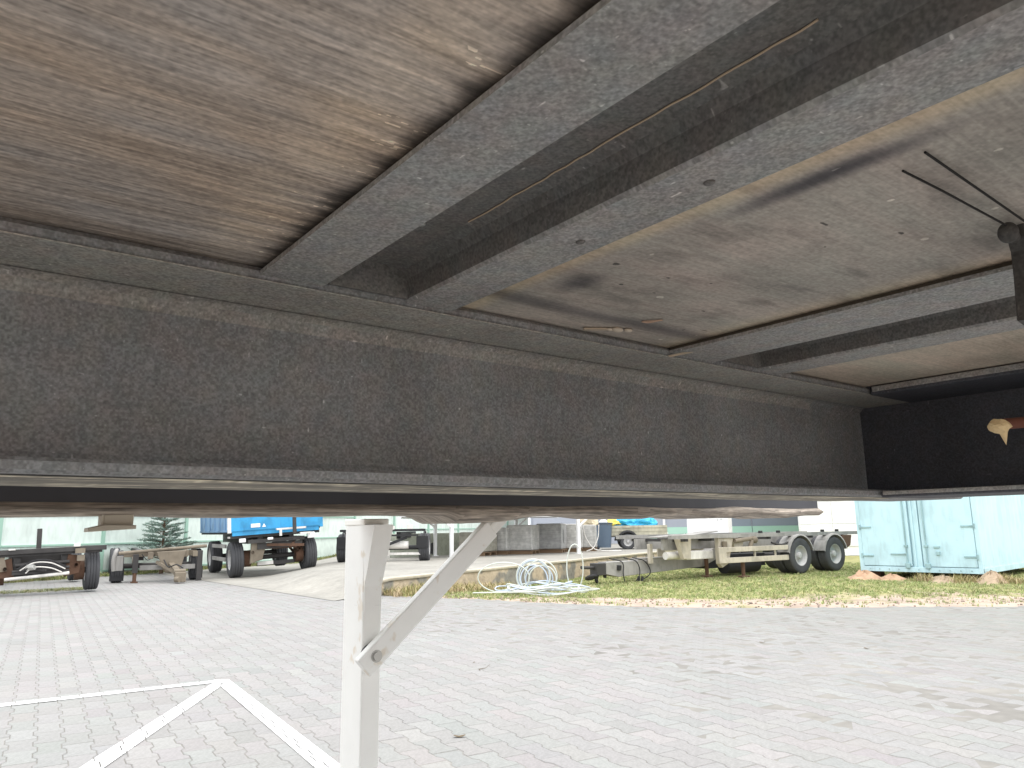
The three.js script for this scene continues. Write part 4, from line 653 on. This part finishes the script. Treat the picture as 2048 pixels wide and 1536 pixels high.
// ---- grey drawbar trailer on the grass
{
  const c = thing('drawbar_trailer', 'grey tandem axle drawbar trailer on the grass with a beige side guard', 'trailer', [20.34, -0.2, -13.8], -0.05);
  const zn = 1.12;
  for (const x of [0, 1.72]) for (const s of [-1, 1]) { const w = wheel(c, 0.51, 0.3, [x, 0.51, s * 1.0], 1); w.rotation.y = -s * Math.PI / 2; const pts = []; for (let k = 0; k <= 10; k++) { const a = 0.25 + 2.7 * k / 10; pts.push([x + 0.62 * Math.cos(a), 0.5 + 0.62 * Math.sin(a)]); } part(c, 'mudguard', M.trailerGrey, sheet(pts.map(([a, b]) => [[a, b, s * 0.78], [a, b, s * 1.17], [a * 1 + (a - x) * -0.06, b - 0.04, s * 1.175]]))); }
  for (const x of [0, 1.72]) { const w2 = wheel(c, 0.51, 0.28, [x, 0.51, 0.66], 1); w2.rotation.y = -Math.PI / 2; }
  part(c, 'axle', M.chassis, rod([0, 0.51, -1], [0, 0.51, 1], 0.07), rod([1.72, 0.51, -1], [1.72, 0.51, 1], 0.07));
  for (const s of [-1, 1]) { part(c, 'frame_rail', M.trailerGrey, box(8.6, 0.1, 0.12, -0.9, 1.12, s * 0.98), box(8.4, 0.28, 0.08, -0.8, 0.93, s * 0.5)); part(c, 'side_guard', M.trailerBeige, rbox(2.95, 0.13, 0.04, -2.05, 0.76, s * zn, 0.008), rbox(2.95, 0.14, 0.04, -2.05, 0.48, s * zn, 0.008), rbox(0.3, 0.42, 0.04, -3.4, 0.62, s * (zn + 0.001), 0.008), box(0.05, 0.3, 0.04, -2.0, 0.62, s * (zn - 0.05)), box(0.05, 0.3, 0.04, -1.1, 0.62, s * (zn - 0.05))); }
  part(c, 'cross_bearer', M.chassis, ...[-4.6, -3.6, -2.4, -1.2, 0.8, 2.4].map((x) => box(0.1, 0.08, 2.0, x, 1.04, 0)));
  part(c, 'drawbar', M.trailerGrey, prism([[-6.6, 0.52], [-3.0, 0.52], [-2.4, 0.86], [-2.4, 0.5], [-3.0, 0.3], [-4.4, 0.24], [-6.2, 0.16], [-6.6, 0.24]], 0.3, 0.01).translate(0, 0, -0.2), box(2.6, 0.06, 0.3, -4.2, 0.56, -0.05));
  part(c, 'coupling', M.chassis, rbox(0.3, 0.3, 0.3, -6.75, 0.36, -0.05, 0.02), rod([-6.9, 0.4, -0.05], [-7.3, 0.42, -0.05], 0.04)); part(c, 'towing_eye', M.black, new THREE.TorusGeometry(0.13, 0.04, 8, 20).rotateX(Math.PI / 2.6).translate(-6.98, 0.17, -0.05), new THREE.TorusGeometry(0.14, 0.045, 8, 20, 4).rotateX(0.3).translate(-6.7, 0.15, -0.02));
  for (const [x, k] of [[-6.1, 0], [-5.6, 1], [-5.3, 2]]) part(c, 'hanging_cable', M.black, tube([[x - 0.4, 0.62, 0.1], [x, 0.5, 0.16], [x + 0.08 * k, 0.22, 0.17], [x + 0.05 - 0.1 * k, 0.03, 0.16]], 0.014, 20, 6));
  part(c, 'plug', M.black, rod([-5.55, 0.02, 0.16], [-5.55, 0.14, 0.16], 0.035), rod([-5.45, 0.01, 0.16], [-5.42, 0.13, 0.16], 0.035), rod([-6.2, 0.32, 0.12], [-6.2, 0.44, 0.14], 0.06));
  part(c, 'front_bracket', M.trailerBeige, prism([[-4.75, 1.06], [-4.25, 1.06], [-4.3, 0.56], [-4.55, 0.56]], 0.12, 0.008).translate(0, 0, 0.7), box(0.1, 0.5, 0.1, -5.15, 0.7, 0.2), prism([[-3.35, 1.06], [-2.75, 1.06], [-3.0, 0.4], [-3.25, 0.3], [-3.35, 0.4]], 0.12, 0.008).translate(0, 0, 0.85), prism([[-2.75, 1.06], [-2.2, 1.06], [-2.3, 0.8], [-2.6, 0.8]], 0.1, 0.008).translate(0, 0, 0.8));
  part(c, 'stowage_box', M.whiteDirty, rbox(1.05, 0.22, 0.4, -3.9, 0.64, 0.6, 0.02), rod([-4.9, 0.64, 0.5], [-4.3, 0.64, 0.5], 0.1, 0.1, 16));
  part(c, 'ramp_plate', M.trailerGrey, bar([-4.2, 1.15, 0.6], [-3.2, 1.25, 0.6], 0.5, 0.03), bar([-5.2, 1.12, 0.4], [-4.2, 1.16, 0.4], 0.5, 0.03));
  for (const [x, z] of [[-2.45, 1.0], [-3.0, 0.2]]) { part(c, 'support_leg', M.rust, rod([x, 0.03, z], [x, 0.5, z], 0.05, 0.06), rbox(0.28, 0.04, 0.2, x, 0.03, z, 0.01)); }
  part(c, 'air_tank', M.black, rod([-2.3, 0.28, 0.2], [-0.9, 0.28, 0.2], 0.22, 0.22, 18), box(2.6, 0.36, 0.6, -1.6, 0.4, -0.2));
  part(c, 'winch', M.chassisTan, rod([-2.75, 0.98, 1.02], [-2.0, 1.04, 1.02], 0.06), new THREE.SphereGeometry(0.1, 14, 10).translate(-1.95, 1.0, 1.05), rod([-3.2, 0.8, 1.05], [-3.2, 0.98, 1.05], 0.07), rod([-2.2, 0.72, 1.05], [-2.05, 0.98, 1.05], 0.06));
  for (const x of [-1.6, -0.8, 1.35, 2.1]) part(c, 'lashing_ring', M.black, rbox(0.12, 0.08, 0.08, x, 1.2, 1.0, 0.02));
  part(c, 'hose_bundle', M.chassis, tube([[-1.2, 0.9, 1.05], [-0.8, 0.84, 1.08], [-0.4, 0.9, 1.05], [0.2, 0.86, 1.0]], 0.03, 20, 6)); part(c, 'rear_bracket', M.rust, prism([[2.2, 1.05], [2.7, 1.05], [2.6, 0.75], [2.35, 0.65]], 0.1, 0.008).translate(0, 0, 1.0));
  const k = thing('white_cabinet', 'white metal cabinet standing on the deck of the grey trailer', 'cabinet', [18.2, 0.98, -14.3], -0.05);
  part(k, 'cabinet_body', M.white, rbox(0.9, 0.95, 0.8, 0, 0.475, 0, 0.015)); part(k, 'side_trim', M.whiteDirty, rbox(0.16, 0.94, 0.82, 0.5, 0.475, 0, 0.01)); part(k, 'label_plate', M.rimGrey, box(0.02, 0.07, 0.01, -0.05, 0.38, 0.404), box(0.09, 0.025, 0.01, 0.13, 0.4, 0.404));
}
// ---- pale turquoise container
{
  const A = [19.7, -10.6], B = [20.0, -7.75], w = Math.hypot(B[0] - A[0], B[1] - A[1]), turn = Math.PI - Math.atan2(B[1] - A[1], B[0] - A[0]) + Math.PI;
  const c = thing('shipping_container', 'pale turquoise steel container with double doors standing on the grass at the right', 'container', [A[0], -0.06, A[1]], turn); // local x runs along the door face, local -z outwards is towards +z after the turn
  const D = 6.2; // depth to +x side
  for (const [x, s] of [[w, 1], [0, -1]]) part(c, 'side_panel', M.aqua, (() => { const r0 = [], r1 = []; for (let k = 0; k <= 60; k++) { const z = -0.12 - (D - 0.2) * k / 60, o = 0.03 * [0, 0, 1, 1][k % 4]; r0.push([x - s * o - s * 0.02, 0.12, z]); r1.push([x - s * o - s * 0.02, 2.5, z]); } return sheet([r0, r1]); })());
  part(c, 'door_frame', M.aqua, box(w - 0.2, 2.4, 0.03, w / 2, 1.33, -0.09));
  part(c, 'roof', M.aqua, box(w, 0.06, D, w / 2, 2.57, -D / 2)); part(c, 'back_panel', M.aqua, box(w, 2.4, 0.05, w / 2, 1.3, -D));
  for (const x of [0.05, w - 0.05]) part(c, 'corner_post', M.aqua, rbox(0.1, 2.5, 0.1, x, 1.3, -0.05, 0.01));
  part(c, 'base_rail', M.aqua, rbox(w, 0.13, 0.1, w / 2, 0.1, -0.052, 0.01), box(0.1, 0.13, D - 0.2, w - 0.052, 0.1, -D / 2), box(0.1, 0.13, D - 0.2, 0.052, 0.1, -D / 2)); part(c, 'floor', M.chassis, box(w - 0.25, 0.08, D - 0.3, w / 2, 0.16, -D / 2));
  for (const s of [0, 1]) {
    const d = sub(c, 'door', [s ? w / 2 + 0.13 : 0.1, 0.18, -0.03]), dw = w / 2 - 0.24;
    part(d, 'door_leaf', M.aqua, rbox(dw, 2.3, 0.05, dw / 2, 1.15, 0, 0.012));
    for (const y of [0.25, 0.98, 1.8]) part(d, 'hinge', M.aquaDark, rbox(0.3, 0.045, 0.03, s ? dw - 0.12 : 0.12, y, 0.035, 0.008), rod([s ? dw + 0.02 : -0.02, y - 0.06, 0.04], [s ? dw + 0.02 : -0.02, y + 0.06, 0.04], 0.022));
    part(d, 'locking_bar', M.aquaDark, rod([s ? 0.1 : dw - 0.1, -0.05, 0.05], [s ? 0.1 : dw - 0.1, 2.3, 0.05], 0.018)); part(d, 'bar_guide', M.aquaDark, rbox(0.12, 0.12, 0.05, s ? 0.1 : dw - 0.1, 0.02, 0.05, 0.01), rbox(0.09, 0.06, 0.05, s ? 0.1 : dw - 0.1, 0.5, 0.05, 0.01));
    part(d, 'handle', M.aquaDark, s ? rbox(0.14, 0.05, 0.04, 0.34, 0.48, 0.04, 0.01) : rbox(0.38, 0.035, 0.03, dw - 0.3, 0.3, 0.05, 0.008)); if (s) part(d, 'lock_box', M.aquaDark, rbox(0.09, 0.09, 0.06, 0.36, 0.33, 0.04, 0.01));
  }
  part(c, 'centre_post', M.aqua, rbox(0.2, 2.35, 0.04, w / 2, 1.33, -0.045, 0.008), box(0.03, 2.3, 0.03, w / 2 - 0.04, 1.33, -0.014)); for (let k = 0; k < 11; k++) part(c, 'rivet', M.aquaDark, rod([0.25 + k * (w - 0.5) / 10, 0.1, -0.004], [0.25 + k * (w - 0.5) / 10, 0.1, 0.01], 0.017, 0.017, 8));
  for (const x of [0.2, w - 0.2]) part(c, 'support_block', M.rust, box(0.3, 0.2, 0.3, x, -0.08, -0.5));
}
{
  const heap = (x, z, r, h, s) => { const g = new THREE.CircleGeometry(r, 40, 0, 6.283), rows = []; for (let i = 0; i <= 12; i++) { const row = []; for (let k = 0; k <= 30; k++) { const a = k / 30 * 6.2832, q = r * i / 12, n = vn(Math.cos(a) * 3 + 9 + q * 5, Math.sin(a) * 3 + 9 + q * 5, 99, 99, s); row.push([q * Math.cos(a) * (0.85 + 0.3 * n), h * 0.75 * (1 - sm(i / 12)) ** 0.8 * (0.5 + 1.0 * n) - 0.02, q * Math.sin(a) * (0.85 + 0.3 * n)]); } rows.push(row); } return sheet(rows); };
  const em = mat(rgb(188, 158, 134), 0.98, { map: grimeT, bumpMap: grimeB, bumpScale: 0.02 }), em2 = mat(rgb(176, 158, 138), 0.98, { map: grimeT, bumpMap: grimeB, bumpScale: 0.02 });
  [[19.4, -10.35, 0.5, 0.24, 1, em, 'orange sand heap under the left corner of the turquoise container'], [19.5, -9.7, 0.4, 0.17, 2, em, 'small orange sand heap under the left door of the turquoise container'], [19.65, -8.5, 0.5, 0.17, 3, em2, 'flat brown earth heap below the right door of the turquoise container'], [19.85, -7.55, 0.42, 0.3, 4, em2, 'brown earth heap with dry grass at the front corner of the turquoise container']].forEach(([x, z, r, h, s, m, label]) => single('earth_heap', label, 'heap', m, heap(x, z, r, h, s), { pos: [x, verge(x, z), z] }));
}
// ---- young spruce between the second chassis and the fence
{
  const t = thing('spruce_tree', 'young blue green spruce standing in front of the mint fence', 'tree', [5.85, 0, -25.2]);
  part(t, 'trunk', mat(rgb(92, 74, 58), 0.95), rod([0, 0, 0], [0, 2.5, 0], 0.06, 0.015, 10));
  seed = 63; const pos = [], V3 = (a, b, c2) => new THREE.Vector3(a, b, c2);
  const blade = (p, dir, l, w) => { const side = V3(rr(-1, 1), rr(-1, 1), rr(-1, 1)).cross(dir).normalize().multiplyScalar(w), e = p.clone().addScaledVector(dir, l); pos.push(p.x - side.x, p.y - side.y, p.z - side.z, p.x + side.x, p.y + side.y, p.z + side.z, e.x, e.y, e.z); };
  const twig = (p, dir, l) => { const n = Math.ceil(l / 0.016); for (let i = 0; i < n; i++) { const q = p.clone().addScaledVector(dir, l * i / n); for (let k = 0; k < 3; k++) { const d = dir.clone().multiplyScalar(0.7).add(V3(rr(-1, 1), rr(-0.6, 1), rr(-1, 1)).multiplyScalar(0.85)).normalize(); blade(q, d, rr(0.045, 0.085), 0.0085); } } };
  const br = [];
  for (let y = 0.45; y < 2.4; y += 0.16) { const R = 0.98 * (1 - (y - 0.35) / 2.25) + 0.06, n = 9 + Math.round(rnd() * 2); for (let k = 0; k < n; k++) { const a = k / n * 6.283 + rr(0, 0.5), el = rr(0.05, 0.4), l = R * rr(0.75, 1.15), d = V3(Math.cos(a) * Math.cos(el), Math.sin(el), Math.sin(a) * Math.cos(el)), p = V3(0, y + rr(-0.05, 0.05), 0); br.push([p, d, l]); twig(p.clone().addScaledVector(d, l * 0.25), d, l * 0.75); for (let m = 0; m < 5; m++) { const f = rr(0.3, 0.9), sd = d.clone().add(V3(-d.z, rr(-0.1, 0.3), d.x).multiplyScalar((m & 1 ? 1 : -1) * rr(0.5, 0.9))).normalize(); twig(p.clone().addScaledVector(d, l * f), sd, l * 0.4 * (1.1 - f)); } } }
  const g = new THREE.BufferGeometry(); g.setAttribute('position', new THREE.Float32BufferAttribute(pos, 3)); g.computeVertexNormals();
  part(t, 'crown', mat(lin(0.24, 0.33, 0.28), 0.9, { side: THREE.DoubleSide }), g);
  part(t, 'limbs', mat(rgb(98, 80, 62), 0.95), ...br.map(([p, d, l]) => rod(p.toArray(), p.clone().addScaledVector(d, l).toArray(), 0.012, 0.004, 5)));
}
// ---- buildings on the right
{
  const b = thing('grey_hall', 'long pale grey industrial hall with a mint plinth behind the utility trailer', 'building', [29.8, 0, -30.6], -0.72);
  part(b, 'wall', M.greyWall, box(22, 6, 0.3, 7, 3.3, -0.1)); 
  for (let k = 0; k < 8; k++) part(b, 'wall_panel', k > 2 ? M.greyWall2 : M.greyWall, box(2.9, 5.2, 0.06, -2.4 + 3 * k, 3.75, 0.09)); for (let k = 0; k < 7; k++) part(b, 'plinth_panel', k < 2 ? M.greyWall : mat(rgb(168, 208, 190), 0.6), box(2.95, 0.85, 0.08, -2.4 + 3 * k, 0.72, 0.1)); part(b, 'pale_post', M.white, box(0.12, 6, 0.12, 3.35, 3.3, 0.18)); part(b, 'roof', M.greyWall2, box(23, 0.2, 10, 7, 6.4, -4.8));
  const w = thing('white_building', 'white panelled building with a grey downpipe and wires behind the turquoise container', 'building', [31.9, 0, -19.3], -0.78);
  part(w, 'wall', M.white, box(20, 6.4, 0.3, 9.5, 3.0, -0.05)); for (let i = 0; i < 7; i++) for (let k = 0; k < 6; k++) part(w, 'wall_panel', M.white, box(1.36, 0.96, 0.05, 0.2 + 1.4 * i, 0.7 + 1.0 * k, 0.128)); part(w, 'downpipe', M.trailerGrey, rod([2.35, 0.2, 0.22], [2.35, 6, 0.22], 0.06)); part(w, 'wire', M.trailerGrey, tube([[2.6, 0.5, 0.2], [3.2, 1.1, 0.2], [3.6, 1.9, 0.2], [4.2, 2.3, 0.2]], 0.012, 20, 5), tube([[2.5, 2.3, 0.2], [3.2, 1.8, 0.2], [3.9, 2.0, 0.2]], 0.012, 20, 5)); part(w, 'roof', M.whiteDirty, box(20.4, 0.2, 8, 9.5, 6.3, -3.9));
}
renderer.render(scene, camera);
